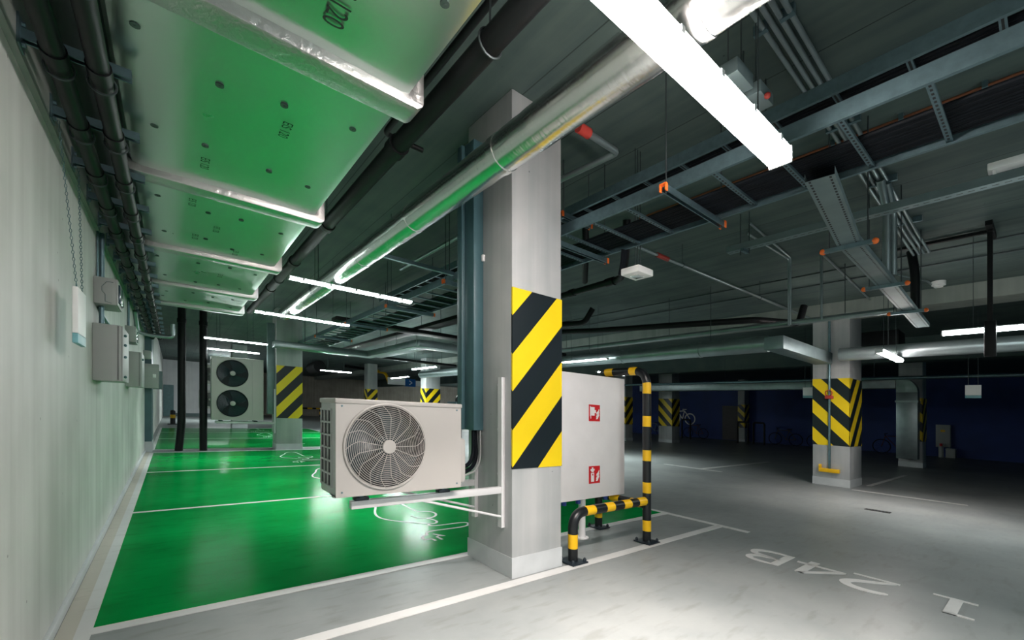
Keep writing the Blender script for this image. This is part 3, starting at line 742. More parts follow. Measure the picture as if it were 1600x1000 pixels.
# ------------------------------------------------------------------ left wall equipment
def wallbox(name, label, cat, xs, y0, y1, z0, z1, mat, extra=None, group=None):
    t = T(name, label, cat, (-.51, y0, z0), group)
    MB().box(-.51, xs - .012, y0, y1, z0, z1, bev=.006).build('enclosure', mat, t)
    MB().box(xs - .014, xs, y0 + .003, y1 - .003, z0 + .003, z1 - .003, bev=.004).build('cover', mat, t)
    if extra: extra(t)
    return t
def ex_siren(t):
    # hexagonal relief on the near cheek and bright lens on the front
    for (a, b) in (((-.44, 2.07), (-.44, 2.13)), ((-.44, 2.13), (-.46, 2.155)), ((-.46, 2.155), (-.46, 2.19)), ((-.46, 2.19), (-.43, 2.235)), ((-.43, 2.235), (-.39, 2.235)), ((-.44, 2.07), (-.40, 2.06))):
        MB().tube([(a[0], 4.878, a[1]), (b[0], 4.878, b[1])], .0022, 6).build('cheek_ridge', M['boxdark'], t)
    MB().box(-.366, -.350, 4.93, 5.2, 2.075, 2.23, bev=.005).build('lens', M['lens'], t)
    MB().box(-.352, -.345, 5.04, 5.2, 2.08, 2.14, bev=.003).build('status_light', M['glass'], t)
wallbox('wall_siren_box', 'grey box with ridged cheek and dark lens above the largest wall cabinet', 'switch box', -.362, 4.88, 5.28, 2.048, 2.268, M['boxgrey'], ex_siren)
def ex_cab(t):
    MB().box(-.357, -.353, 4.806, 4.812, 1.42, 1.87).build('door_seam', M['dark'], t)
    for z in (1.45, 1.62, 1.72, 1.80): MB().ball((-.316, 4.9, z), .012, 10).build('latch', M['steel'], t)
wallbox('wall_cabinet', 'large grey cabinet nearest the viewer on the left wall', 'cabinet', -.325, 4.81, 5.4, 1.408, 1.875, M['boxgrey'], ex_cab)
def ex_cab2(t):
    MB().box(-.363, -.360, 7.796, 7.802, 1.43, 1.89).build('door_seam', M['dark'], t)
    MB().ball((-.329, 7.9, 1.80), .016, 10).build('latch', M['steel'], t)
wallbox('wall_cabinet', 'second grey green cabinet along the left wall, behind the largest one', 'cabinet', -.336, 7.8, 8.5, 1.415, 1.897, M['boxgrey'], ex_cab2)
wallbox('wall_siren_box', 'grey box with bright lens over the second wall cabinet', 'switch box', -.40, 7.85, 8.3, 2.03, 2.25, M['boxgrey'], lambda t: MB().box(-.402, -.392, 7.92, 8.22, 2.05, 2.2, bev=.004).build('lens', M['glass'], t))
wallbox('wall_cabinet', 'third grey cabinet along the left wall, on the dark pilaster', 'cabinet', -.25, 12.75, 12.98, 1.474, 2.03, M['boxgrey'], lambda t: MB().box(-.36, -.30, 12.742, 12.752, 1.72, 1.80, bev=.004).build('switch', M['signwhite'], t))
wallbox('switch_box', 'small pale box above the third wall cabinet by the dark pilaster', 'switch box', -.38, 12.4, 12.7, 2.12, 2.3, M['boxgrey'])
wallbox('wall_cabinet', 'dark teal cabinet on the left wall beyond the pilaster', 'cabinet', -.225, 15.0, 15.5, 1.49, 1.98, M['boxdark'], lambda t: MB().box(-.46, -.42, 14.99, 15.0, 1.65, 1.72).build('switch', M['signwhite'], t))
t = T('hanging_sign', 'white sign with a pale blue foot hung on two chains along the left wall', 'sign', (-.42, 3.4, 1.58))
MB().box(-.432, -.408, 3.33, 3.60, 1.63, 1.885, bev=.003).build('panel', M['signwhite'], t)
MB().box(-.432, -.408, 3.33, 3.60, 1.575, 1.629, bev=.003).build('foot_strip', M['signteal'], t)
for (ya, yb) in ((3.37, 3.10), (3.56, 3.68)):
    mb = MB(); za, zb = 1.90, 2.665; n = 44; xa, xb = -.42, -.45
    for k in range(n):
        u = (k + .5) / n; c = Vector((xa + (xb - xa) * u, ya + (yb - ya) * u, za + (zb - za) * u)); L = (zb - za) / n * .62
        ax = Vector((1, 0, 0)) if k % 2 else Vector((0, 1, 0))
        mb.tube([c + ax * .005 * math.cos(a) + Vector((0, 0, L * math.sin(a))) for a in [2 * PI * j / 8 for j in range(8)]], .0014, 4, closed=True)
    mb.build('chain', M['steel'], t)
    MB().tube([(-.42, ya + .014 * math.cos(a), 1.893 + .016 * math.sin(a)) for a in [2 * PI * j / 14 for j in range(14)]], .002, 6, closed=True).build('hook', M['steel'], t)
def conduit(pts, rad, label, name='conduit', mat='steel', R=.06, seg=10, cat='conduit', group=None):
    o = MB().tube(fillet(pts, R, 5), rad, seg).build(name, M[mat], None, pts[0]); return tag(o, label, cat, group)
conduit([(-.497, 5.0, 2.27), (-.497, 5.0, 2.67)], .008, 'thin conduit rising from the box over the largest wall cabinet')
conduit([(-.475, 5.04, 2.27), (-.475, 5.04, 2.67)], .018, 'thicker conduit rising from the box over the largest wall cabinet')
conduit([(-.475, 5.02, 1.878), (-.475, 5.02, 2.045)], .018, 'short conduit between the lens box and the largest wall cabinet')
conduit([(-.495, 5.1, 2.046), (-.495, 5.35, 2.00), (-.495, 6.6, 1.95), (-.495, 7.4, 2.0)], .014, 'slanting conduit from the lens box down along the left wall')
conduit([(-.49, 7.95, 1.9), (-.49, 7.95, 2.03)], .014, 'short conduit over the second wall cabinet')
conduit([(-.49, 8.1, 2.25), (-.49, 8.1, 2.67)], .014, 'conduit rising from the box over the second wall cabinet')
conduit([(-.48, 9.2, 2.66), (-.46, 9.4, 2.35), (-.3, 9.4, 2.32), (.0, 9.4, 2.32), (.0, 9.4, 2.55)], .03, 'grey pipe offset from the left wall with a turned up end', mat='duct_grey', name='wall_pipe', cat='pipe')
for k, x in enumerate((-.47, -.43)):
    conduit([(x, 15.2, 1.99), (x, 15.2, 3.7)], .016, ('left' if k == 0 else 'right') + ' conduit above the dark teal wall cabinet')

# black standing pipes by the bays
for x, lab in ((.17, 'left of the two black pipes standing on the floor between the bays'), (.595, 'right of the two black pipes standing on the floor between the bays')):
    t = T('standing_pipe', lab, 'pipe', (x, 13.1, 0))
    off = -.06 if x < .3 else 0
    MB().tube(fillet([(x + off, 13.1, .0), (x + off * .3, 13.1, .45), (x, 13.1, .8), (x, 13.1, CEIL)], .2), .082, 20).build('pipe_run', M['black'], t)
    MB().cyl((x, 13.1, 3.1), (x, 13.1, 3.2), .095, 20).build('coupling', M['black'], t)
# far bollard
t = T('bollard', 'small black bollard with one yellow band near the far left corner', 'bollard', (0., 25.8, 0))
MB().tube([(0., 25.8, .02), (0., 25.8, .62)], .1, 16).ball((0., 25.8, .62), .1, 12, .6).build('post', M['postblack'], t)
MB().cyl((0., 25.8, .30), (0., 25.8, .46), .104, 16).build('band', M['yellow'], t)
MB().cyl((0., 25.8, 0), (0., 25.8, .04), .2, 16).build('foot', M['postblack'], t)

# ------------------------------------------------------------------ cable ladders
def ladder(label, x0, x1, z, y0, y1, pitch, first, supports, caps=True, rungfrom=0, slope=0.):
    t = T('cable_ladder', label, 'cable ladder', (x0, y0, z))
    for x, s in ((x0, 1), (x1, -1)):
        prof = [(x, z), (x, z + .09), (x + s * .018, z + .09), (x + s * .018, z + .086), (x + s * .003, z + .086), (x + s * .003, z + .004), (x + s * .022, z + .004), (x + s * .022, z)]
        MB().prism(prof, 'y', y0, y1).build('side_rail', M['steel'], t)
    k = 0; y = first
    while y < y1 - .05 and k < 60:
        mb = MB(); mb.box(x0 + .004, x1 - .004, y - .014, y + .014, z + .012, z + .030)
        if y < 4:
            mb.mi = 1
            for j in range(16):
                x = x0 + .05 + (x1 - x0 - .1) * j / 15; mb.box(x - .009, x + .009, y - .005, y + .005, z + .0105, z + .013)
        mb.build('rung', [M['steel'], M['dark']], t)
        y += pitch; k += 1
    for y in supports:
        prof = [(y - .0205, z - .045), (y - .0205, z - .002), (y + .0205, z - .002), (y + .0205, z - .045), (y + .013, z - .045), (y + .013, z - .041), (y + .0175, z - .041), (y + .0175, z - .005), (y - .0175, z - .005), (y - .0175, z - .041), (y - .013, z - .041), (y - .013, z - .045)]
        c = MB().prism(prof, 'x', x0 - .10, x1 + .06).build('support_channel', M['steel'], t)
        for xx in (x0 - .10, x1 + .06):
            MB().box(xx - .012, xx + .012, y - .025, y + .025, z - .008, z + .004).box(xx - .012, xx + .012, y - .025, y - .017, z - .048, z - .004).box(xx - .012, xx + .012, y + .017, y + .025, z - .048, z - .004).build('end_cap', M['orange'], c)
        for xx in (x0 - .07, x1 + .035): MB().cyl((xx, y, z - .05), (xx, y, CEIL), .005, 6).build('rod', M['rod'], c)
    return t
ladder('near cable ladder with orange capped supports crossing the ceiling right of the near column', 2.68, 3.35, 2.862, -1.5, 13.5, .3335, .35 - 1.334, (1.62, 2.78, 4.6, 6.4, 8.4, 10.6), True)
ladder('upper cable ladder above and beyond the near cable ladder', 3.10, 3.36, 3.28, -1.5, 8., .335, .15 - 1.34, (1.3, 3.0, 4.8))
def cables(label, x0, x1, z, y0, y1, n, r):
    mb = MB()
    for k in range(n):
        x = x0 + (x1 - x0) * (k + .5) / n; zz = z + r + random.uniform(0, .004)
        pts = [(x + random.uniform(-.004, .004), y0 + (y1 - y0) * j / 14, zz) for j in range(15)]
        mb.tube(pts, r, 8)
    o = mb.build('cable_bundle', M['rubber'], None, ((x0 + x1) / 2, y0, z)); return tag(o, label, 'cables')
cables('flat bundle of black cables lying on the near cable ladder', 3.00, 3.325, 2.893, -1.5, 13.4, 12, .0135)
cables('flat bundle of black cables lying on the upper cable ladder', 3.215, 3.335, 3.311, -1.5, 7.9, 4, .015)
for y, n in ((.352, 4), (2.046, 3), (1.055, 2)):
    pass
# copper pipes clipped to the ceiling
for k, x in enumerate((4.56, 4.60)):
    t = T('copper_pipe', ('left' if k == 0 else 'right') + ' pipe of the copper pair clipped under the ceiling at upper right', 'pipe', (x, 1, 3.77))
    MB().cyl((x, -1.5, 3.765), (x, 3.2, 3.765), .011, 8).build('pipe_run', M['copper'], t)
    for y in (.3, .75, 1.2, 1.65, 2.1): MB().box(x - .018, x + .018, y - .015, y + .015, 3.75, CEIL).build('clip', M['steel'], t)

# perforated tray crossing under the ladder
def perforated_tray(label, pts, w, h, rows, supports=(), name='perforated_tray', slot=.02, gap=.05, slots=True):
    t = T(name, label, 'cable tray', pts[0])
    for a, b in zip(pts, pts[1:]):
        a, b = Vector(a), Vector(b); d = (b - a).normalized(); s = Vector((-d.y, d.x, 0)).normalized() * w / 2; up = Vector((0, 0, h))
        mb = MB(); th = Vector((0, 0, .0015))
        def slab(c, e, f): # box spanned from corner loop
            vs = [mb.bm.verts.new(p) for p in (c[0], c[1], c[2], c[3], c[0] + e, c[1] + e, c[2] + e, c[3] + e)]
            fs = [mb.bm.faces.new([vs[i] for i in q]) for q in ((3, 2, 1, 0), (4, 5, 6, 7), (0, 1, 5, 4), (1, 2, 6, 5), (2, 3, 7, 6), (3, 0, 4, 7))]
            bmesh.ops.recalc_face_normals(mb.bm, faces=fs)
        slab([a + s, b + s, b - s, a - s], th, 0)
        for sg in (1, -1):
            o = s * sg; n = s.normalized() * sg * .0015
            slab([a + o, b + o, b + o + up, a + o + up], n, 0)
        if slots:
            mb.mi = 1; L = (b - a).length; k = 0
            while (k + .5) * gap < L:
                c = a + d * (k + .5) * gap
                for r_ in rows:
                    cc = c + s * r_ - Vector((0, 0, .0006)); e = d * slot / 2; g = s.normalized() * .006
                    mb.quad(cc - e - g, cc - e + g, cc + e + g, cc + e - g)
                k += 1
        mb.build('tray_bed', [M['steel_d'], M['dark']], t)
    return t
tr = perforated_tray('wide perforated tray branching from the near cable ladder toward the chevron column', [(3.1, .885, 2.80), (4.38, 1.05, 2.80), (6.0, 1.10, 2.80), (8.75, 1.20, 2.80)], .15, .05, (-.7, .7), gap=.045, slot=.026)
for x, y in ((4.40, 1.055), (5.9, 1.10), (7.4, 1.16)):
    c = MB().box(x - .018, x + .018, y - .17, y + .17, 2.762, 2.797).build('support_channel', M['steel'], tr)
    for s in (-1, 1):
        MB().ball((x, y + s * .175, 2.78), .026, 10).build('end_cap', M['orange'], c); MB().cyl((x, y + s * .13, 2.76), (x, y + s * .13, CEIL), .005, 6).build('rod', M['rod'], c)
perforated_tray('narrow perforated tray running along the ceiling under the white emergency light', [(5.4, 2.50, 3.36), (5.4, -1.2, 3.36)], .10, .07, (0,), gap=.07, slot=.04)
t = T('tray_support', 'pair of short rods carrying the narrow perforated tray end', 'bracket', (5.4, 2.35, 3.36))
for y in (2.25, 2.35): MB().cyl((5.4, y, 3.3), (5.4, y, CEIL), .006, 6).build('rod', M['rod'], t)
MB().box(5.33, 5.47, 2.28, 2.32, 3.325, 3.358).build('channel', M['steel'], t)
t = T('emergency_light', 'white emergency light fixed over the narrow perforated tray at the right edge', 'light', (5.4, .2, 3.45))
MB().box(5.33, 5.45, .13, .34, 3.47, 3.53, bev=.008).build('body', M['signwhite'], t); MB().box(5.36, 5.42, .29, .31, 3.43, 3.475).build('bracket', M['signwhite'], t)
for k in range(4):
    y = .98 + k * .05
    t = T('ceiling_conduit', ['first', 'second', 'third', 'last'][k] + ' of four parallel conduits under the ceiling, counted from the right', 'conduit', (2.6, y, 3.75), 'ceiling conduits')
    MB().tube(fillet([(2.2, y - .02, 3.755), (7.4, y + .08, 3.755), (7.75, y + .02, 3.6)], .1), .016, 10).build('pipe_run', M['duct_grey'], t)
    if k in (0, 3):
        for x in (2.9, 4.3, 5.6, 6.9): MB().box(x - .015, x + .015, y - .03, y + .05, 3.735, CEIL).build('clip', M['steel'], t)
for k, (x, y) in enumerate(((5.75, 1.06), (5.86, 1.03))):
    conduit([(x, y, 2.87), (x, y, 3.55), (x - .25, y, 3.74)], .035, ('left' if k == 0 else 'right') + ' thick conduit dropping from the ceiling into the perforated tray', mat='duct_grey', name='drop_conduit', R=.12)
conduit([(7.9, 1.2, 3.7), (7.85, 1.15, 3.4), (7.85, 1.15, 2.9)], .05, 'dark conduit dropping at the far end of the ceiling conduits', mat='black', name='drop_conduit', R=.15)
# thin sprinkler and lighting conduits across the ceiling
def sprinkler(label, pts, r=.017, red=None, rods=(), mat='duct_grey'):
    t = T('sprinkler_pipe', label, 'pipe', pts[0]); MB().tube(fillet(pts, .05, 4), r, 10).build('pipe_run', M[mat], t)
    if red: MB().tube(red, r * 1.5, 10).build('red_coupling', M['reddull'], t)
    for p in rods:
        MB().cyl(p, (p[0], p[1], CEIL), .004, 6).tube([(p[0], p[1] + r * 1.4 * math.cos(a), p[2] + r * 1.4 * math.sin(a)) for a in [2 * PI * j / 12 for j in range(12)]], .004, 5, closed=True).build('pipe_hanger', M['rod'], t)
    return t
sprinkler('grey pipe crossing the ceiling beyond the white sensor box, with one red joint', [(4.2, 3.36, 3.5), (10.6, 3.16, 3.5)], .022, [(5.15, 3.33, 3.5), (5.4, 3.325, 3.5)], ((5.75, 3.31, 3.5), (8.2, 3.24, 3.5)))
sprinkler('grey pipe with a red end turning along the ceiling over the near column', [(2.52, 2.26, 3.5), (2.92, 2.26, 3.5), (2.87, 2.85, 3.5), (2.87, 6.5, 3.5)], .027, [(2.44, 2.26, 3.5), (2.56, 2.26, 3.5)])
sprinkler('thin conduit dropping halfway between the round grey duct and the perforated tray', [(5.6, 2.33, 3.75), (7.2, 2.42, 3.75), (7.2, 2.42, 2.75)], .014)
sprinkler('thin conduit beside the dropped one, ending in a short downstand', [(5.9, 2.48, 3.75), (7.25, 2.46, 3.75), (7.25, 2.46, 2.75)], .014)
sprinkler('thin conduit with a long drop just left of the chevron column', [(10.6, 2.2, 3.75), (7.3, 2.06, 3.75), (7.3, 2.06, 2.8)], .016)
sprinkler('thin dark conduit running the length of the ceiling before the beam', [(9.0, -2., 3.77), (9.0, 18., 3.77)], .012, mat='rod')
sprinkler('second thin dark conduit running the length of the ceiling before the beam', [(8.3, -2., 3.77), (8.3, 18., 3.77)], .012, mat='rod')
sprinkler('conduit ending at the round smoke detector', [(9.2, 1.55, 3.76), (9.9, 1.3, 3.76), (10.5, 1.27, 3.76)], .014)
t = T('smoke_detector', 'round white smoke detector under the ceiling at right', 'detector', (10.2, 1.2, 3.75))
MB().cyl((10.2, 1.2, 3.73), (10.2, 1.2, CEIL), .09, 20).build('body', M['signwhite'], t); MB().cyl((10.2, 1.2, 3.70), (10.2, 1.2, 3.73), .055, 20).build('sensor_dome', M['signwhite'], t)
t = T('drop_pole', 'black square drop pole carrying the LED lamp at the right edge', 'pole', (7.89, .47, 2.2))
MB().box(7.785, 7.84, .45, .495, 2.62, CEIL).build('post', M['black'], t); MB().box(7.775, 7.84, .42, .52, 2.20, 2.64, bev=.01).build('lamp_clamp', M['black'], t); MB().box(7.6, 8.2, .44, .50, 3.745, CEIL).build('head_rail', M['black'], t)
MB().box(7.86, 7.915, .46, 1.35, 3.74, 3.775).build('cross_arm', M['black'], t)
# sensor box with its cable drop
t = T('sensor_box', 'white hexagonal looking sensor box hung from a black cable drop below the near ladder', 'sensor', (3.36, 2.42, 2.6))
MB().box(3.27, 3.50, 2.30, 2.50, 2.60, 2.665, bev=.012).build('body', M['signwhite'], t); MB().box(3.34, 3.43, 2.36, 2.44, 2.592, 2.602, bev=.003).build('lens', M['glass'], t)
for dx in (0, .04, .08): MB().cyl((3.385 + dx, 2.42, 2.66), (3.385 + dx, 2.42, CEIL), .004, 6).build('rod', M['rod'], t)
mb = MB()
for k in range(4): mb.tube([(3.30 + .02 * k, 2.50, 2.856), (3.30 + .018 * k, 2.51, 2.75), (3.29 + .015 * k, 2.53, 2.62)], .011, 8)
tag(mb.build('cable_drop', M['rubber'], None, (3.3, 2.5, 2.6)), 'black cables dropping from the near ladder beside the sensor box', 'cables')
# dark drain pipes
def drain(label, pts, r, coups=(), R=.12):
    t = T('drain_pipe', label, 'pipe', pts[0]); MB().tube(fillet(pts, R, 6), r, 14).build('pipe_run', M['black'], t)
    for a, b in coups: MB().cyl(a, b, r * 1.25, 14).build('coupling', M['black'], t)
drain('black drain pipe with an elbow behind the white sensor box', [(5.27, 6.4, 3.3), (5.15, 3.95, 3.3), (4.95, 3.72, 3.32), (4.6, 3.42, 3.55), (4.55, 3.38, CEIL)], .05, (((5.16, 4.2, 3.3), (5.15, 4.05, 3.3)), ((5.2, 5.0, 3.3), (5.195, 4.9, 3.3))))
drain('short black drain stub from the ceiling joining the elbowed drain pipe', [(4.30, 3.86, CEIL), (4.36, 3.9, 3.55), (4.95, 4.45, 3.33)], .045)
drain('black drain pipe with an upturned stub right of the near column stripes', [(6.6, 7.6, 3.3), (7.1, 6.4, 3.3), (7.15, 6.2, 3.6)], .06)
drain('long black drain pipe ending over the grey duct corner', [(6.9, 8.2, 3.26), (7.5, 6.5, 3.2), (8.4, 3.4, 3.16), (9.2, 2.95, 3.16), (9.3, 2.9, 3.5)], .06)
# grey round ducts
t = T('grey_duct', 'grey round duct ending in an elbow left of the chevron column', 'duct', (7.95, 6, 2.62))
MB().tube([(7.95, 16., 2.62), (7.95, 3.0, 2.62)], .14, 24).build('duct_run', M['duct_grey'], t)
for y in (4.2, 6., 8.): MB().tube([(7.95, y - .02, 2.62), (7.95, y + .02, 2.62)], .15, 24).build('joint_band', M['duct_grey'], t)
MB().box(7.80, 10.3, 2.72, 3.02, 2.50, 2.72, bev=.01).build('elbow_box', M['steel_d'], t)
for y in (4.0, 7.): MB().cyl((7.95, y, 2.76), (7.95, y, CEIL), .006, 6).build('rod', M['rod'], t)
t = T('grey_duct', 'grey round duct running behind the right hand LED lamps', 'duct', (9.9, 0, 2.6))
MB().tube([(9.9, 2.5, 2.62), (9.9, -3., 2.62)], .12, 24).build('duct_run', M['duct_grey'], t)
for y in (.6, 1.8): MB().cyl((9.9, y, 2.74), (9.9, y, CEIL), .006, 6).build('rod', M['rod'], t)
t = T('grey_duct', 'pale duct with a square turn seen above the near fan unit', 'duct', (4.2, 9.5, 2.6))
MB().box(1.9, 4.34, 11.45, 11.85, 2.6, 2.75, bev=.01).build('left_run', M['duct_grey'], t); MB().box(4.10, 4.50, 8.5, 11.44, 2.6, 2.75, bev=.01).build('middle_run', M['duct_grey'], t)
MB().box(4.12, 6.4, 8.4, 8.8, 2.6, 2.75, bev=.01).build('right_run', M['duct_grey'], t)
for x, y in ((2.6, 11.65), (4.3, 10.), (5.4, 8.6)): MB().cyl((x, y, 2.74), (x, y, CEIL), .006, 6).build('rod', M['rod'], t)
sp = conduit([(8.18, 9., 2.98), (8.18, 1.4, 2.98)], .045, 'straight grey pipe along the ceiling over the grey duct corner', mat='duct_grey', name='service_pipe', cat='pipe')
sp = conduit([(14.9, 16., 2.58), (14.9, -3., 2.58)], .045, 'thin bright pipe crossing behind the chevron column', mat='steel', name='service_pipe', cat='pipe')
for y in (-1., 3., 7., 11.): MB().cyl((14.9, y, 2.62), (14.9, y, CEIL), .006, 6).build('hanger_rod', M['rod'], sp)
for y in (2., 5., 8.): MB().cyl((8.18, y, 3.02), (8.18, y, CEIL), .006, 6).build('hanger_rod', M['rod'], sp)
# black trays in the ceiling beyond
for lab, b in (('dark cable tray crossing the ceiling behind the near column', (2.6, 9.2, 9.0, 9.35, 3.0, 3.08)), ('dark cable tray running away under the ceiling behind the near column', (4.55, 4.85, 5.5, 16., 3.14, 3.22)),
               ('second dark cable tray crossing the ceiling, farther back', (2.0, 9.0, 15.0, 15.3, 3.0, 3.08))):
    t = T('dark_tray', lab, 'cable tray', (b[0], b[2], b[4])); MB().box(*b, bev=.005).build('tray', M['black'], t)
    nr = 6 if b[2] > 12 else 4
    for k in range(nr):
        u = (k + .5) / nr; x = b[0] + (b[1] - b[0]) * u if b[1] - b[0] > 1 else (b[0] + b[1]) / 2; y = b[2] + (b[3] - b[2]) * u if b[3] - b[2] > 1 else (b[2] + b[3]) / 2
        MB().cyl((x, y, b[5]), (x, y, CEIL), .006, 6).build('rod', M['rod'], t)
t = T('diagonal_brace', 'short grey strut bracing the round foil duct to the ceiling side', 'bracket', (1.7, 4.6, 2.7)); MB().box(1.66, 2.55, 4.3, 4.34, 2.84, 2.88).build('channel', M['steel'], t); MB().cyl((2.5, 4.32, 2.88), (2.5, 4.32, CEIL), .005, 6).build('rod', M['rod'], t)
conduit([(1.28, 1.2, 3.4), (1.28, 3.2, 3.4), (1.6, 3.2, 3.4)], .022, 'black bent conduit high between the two foil ducts', mat='black')
t = T('junction_box', 'flat perforated steel box tucked above the near LED lamp', 'junction box', (2.5, 1.12, 3.2)); MB().box(2.40, 2.60, 1.06, 1.19, 3.20, 3.28, bev=.004).build('body', M['steel_d'], t); MB().box(2.62, 2.80, 1.03, 1.2, 3.18, 3.25, bev=.004).build('cover', M['steel_d'], t)
MB().ball((2.66, 1.01, 3.16), .018, 10).build('red_button', M['reddull'], t)
for x in (2.42, 2.58, 2.78): MB().cyl((x, 1.12, 3.24), (x, 1.12, 3.72), .004, 6).build('rod', M['rod'], t)

# ------------------------------------------------------------------ chevron column hose pipe
t = T('hose_pipe', 'thin grey riser with red valve and yellow foot clamp on the chevron column', 'pipe', (10.85, 2.92, .3))
MB().cyl((10.855, 2.92, .34), (10.855, 2.92, 3.5), .022, 10).build('riser', M['steel'], t)
MB().box(10.80, 10.875, 2.85, 2.99, 1.83, 1.90, bev=.01).build('valve', M['reddull'], t); MB().tube([(10.80, 2.92 + .06 * math.cos(a), 1.95 + .06 * math.sin(a)) for a in [2 * PI * j / 14 for j in range(14)]], .01, 6, closed=True).build('handwheel', M['reddull'], t)
MB().box(10.80, 10.875, 2.74, 3.1, .28, .36, bev=.008).box(10.80, 10.875, 3.06, 3.1, .36, .44, bev=.005).build('foot_clamp', M['yellow'], t)
t = T('ceiling_box', 'black box under the ceiling just right of the chevron column head', 'box', (13.2, 2.6, 3.1))
MB().box(12.8, 13.5, 2.15, 2.95, 3.12, 3.5, bev=.01).build('body', M['black'], t); MB().cyl((13.1, 2.5, 3.5), (13.1, 2.5, CEIL), .01, 6).build('rod', M['rod'], t)
# upright duct at the dark column
t = T('sheet_metal_duct', 'upright sheet metal duct with a bend at its head, on the dark column', 'duct', (18.8, 2.95, .3))
MB().box(18.55, 18.94, 2.66, 3.18, .28, 2.42, bev=.01).build('upright', M['duct_grey'], t); MB().box(18.5, 18.94, 2.64, 3.2, 2.1, 2.16).build('flange', M['duct_grey'], t)
mb = MB(); pr = [(3.18, 2.42)] + [(3.18 - .52 * math.sin(PI / 2 * k / 8) , 2.42 + .46 * (1 - math.cos(PI / 2 * k / 8))) for k in range(1, 1)] + [(2.66, 2.42)] + [(2.66 + .5 * (1 - math.cos(PI / 2 * k / 8)), 2.42 + .5 * math.sin(PI / 2 * k / 8)) for k in range(1, 9)] + [(3.18, 2.92)]
mb.prism(pr, 'x', 18.55, 18.944); mb.build('bend', M['duct_grey'], t)
MB().box(18.55, 18.94, 3.19, 13., 2.56, 2.92, bev=.01).build('cross_run', M['duct_grey'], t)
# hanging signs on the right
def hsign(label, x, y, z, w, h, group):
    t = T('hanging_sign', label, 'sign', (x, y, z), group)
    MB().box(x - .02, x + .02, y - w / 2, y + w / 2, z + h * .22, z + h, bev=.003).build('panel', M['signwhite'], t); MB().box(x - .02, x + .02, y - w / 2, y + w / 2, z, z + h * .21, bev=.003).build('foot_strip', M['signteal'], t)
    for s in (-.3, .3): MB().cyl((x, y + s * w, z + h), (x, y + s * w, CEIL), .005, 6).build('rod', M['rod'], t)
hsign('hanging sign with blue foot in front of the blue wall at the right', 13., 1.02, 1.96, .23, .27, 'hanging signs'); hsign('hanging sign with blue foot half hidden by the chevron column', 13., 3.96, 1.96, .23, .27, 'hanging signs')

# ------------------------------------------------------------------ far wall items
t = T('electrical_cabinet', 'pale cabinet with a small warning label on the far blue wall', 'cabinet', (27.9, 3.1, .4)); MB().box(27.7, 27.99, 2.88, 3.36, .45, 1.48, bev=.01).build('body', M['boxgrey'], t); MB().box(27.69, 27.7, 3.05, 3.2, 1.15, 1.25).build('label_plate', M['yellow'], t)
t = T('storage_box', 'small pale box on the floor below the far wall cabinet', 'box', (27.6, 2.85, 0)); MB().box(27.4, 27.8, 2.70, 3.0, 0, .42, bev=.01).build('body', M['boxgrey'], t); MB().box(27.39, 27.81, 2.69, 3.01, .36, .40).build('lid', M['boxgrey'], t)
t = T('fire_extinguisher', 'grey cylinder with a red head on the floor below the far wall cabinet', 'extinguisher', (27.5, 3.16, 0)); MB().cyl((27.5, 3.16, 0), (27.5, 3.16, .5), .09, 14).build('cylinder', M['boxgrey'], t); MB().cyl((27.5, 3.16, .5), (27.5, 3.16, .62), .05, 10).build('valve_head', M['red'], t)
def bicycle(label, x, y, mat='black', flip=1):
    t = T('bicycle', label, 'bicycle', (x, y, 0), 'parked bicycles'); R = .33; z = R + .01
    for wy in (-.52, .52):
        mb = MB().tube([(x, y + wy + R * math.cos(a), z + R * math.sin(a)) for a in [2 * PI * j / 28 for j in range(28)]], .02, 8, closed=True)
        for j in range(9):
            a = 2 * PI * j / 9; mb.tube([(x, y + wy, z), (x, y + wy + R * math.cos(a), z + R * math.sin(a))], .003, 4)
        mb.build('wheel', M['rubber'], t)
    bb = (x, y - .05 * flip, z - .03); st = (x, y - .2 * flip, z + .5); hd = (x, y + .38 * flip, z + .5); re = (x, y - .52 * flip, z); fr = (x, y + .52 * flip, z)
    mb = MB()
    for a, b in ((bb, st), (st, hd), (hd, bb), (bb, re), (st, re), (hd, fr)): mb.tube([a, b], .017, 8)
    mb.build('frame', M[mat], t); MB().box(x - .07, x + .07, y - .34 * flip - .0, y - .34 * flip + .24, z + .53, z + .58, bev=.02).build('saddle', M['rubber'], t)
    MB().tube([(x - .28, y + .36 * flip, z + .62), (x, y + .40 * flip, z + .60), (x + .28, y + .36 * flip, z + .62)], .014, 8).tube([hd, (x, y + .40 * flip, z + .60)], .015, 8).build('handlebar', M['rubber'], t)
for x, y, lab, m in ((27.2, 9.4, 'dark bicycle parked by the blue wall left of the chevron column', 'doord'), (27.2, 7.5, 'dark bicycle parked by the blue wall directly behind the chevron column', 'black'), (26.8, 17.6, 'dim bicycle beyond the cabinet, left of the distant chevron column', 'boxdark'), (26.5, 20.2, 'dim bicycle beyond the cabinet, nearest its right edge', 'boxdark'), (26.8, 4.6, 'dark red bicycle left of the upright sheet metal duct', 'maroon'), (26.8, 14.5, 'dark red bicycle under the white bicycle symbol', 'maroon')):
    bicycle(lab, x, y, m)
for y, lab in ((14.2, 'left'), (10.76, 'middle'), (9.9, 'right')):
    t = T('bicycle_stand', 'black bicycle stand on the floor before the blue wall, the %s one' % lab, 'bicycle stand', (25.5, y, 0)); MB().tube(fillet([(25.5, y - .06, 0), (25.5, y - .06, 1.2), (25.5, y + .5, 1.2), (25.5, y + .5, 0)], .1), .05, 12).build('hoop', M['black'], t)
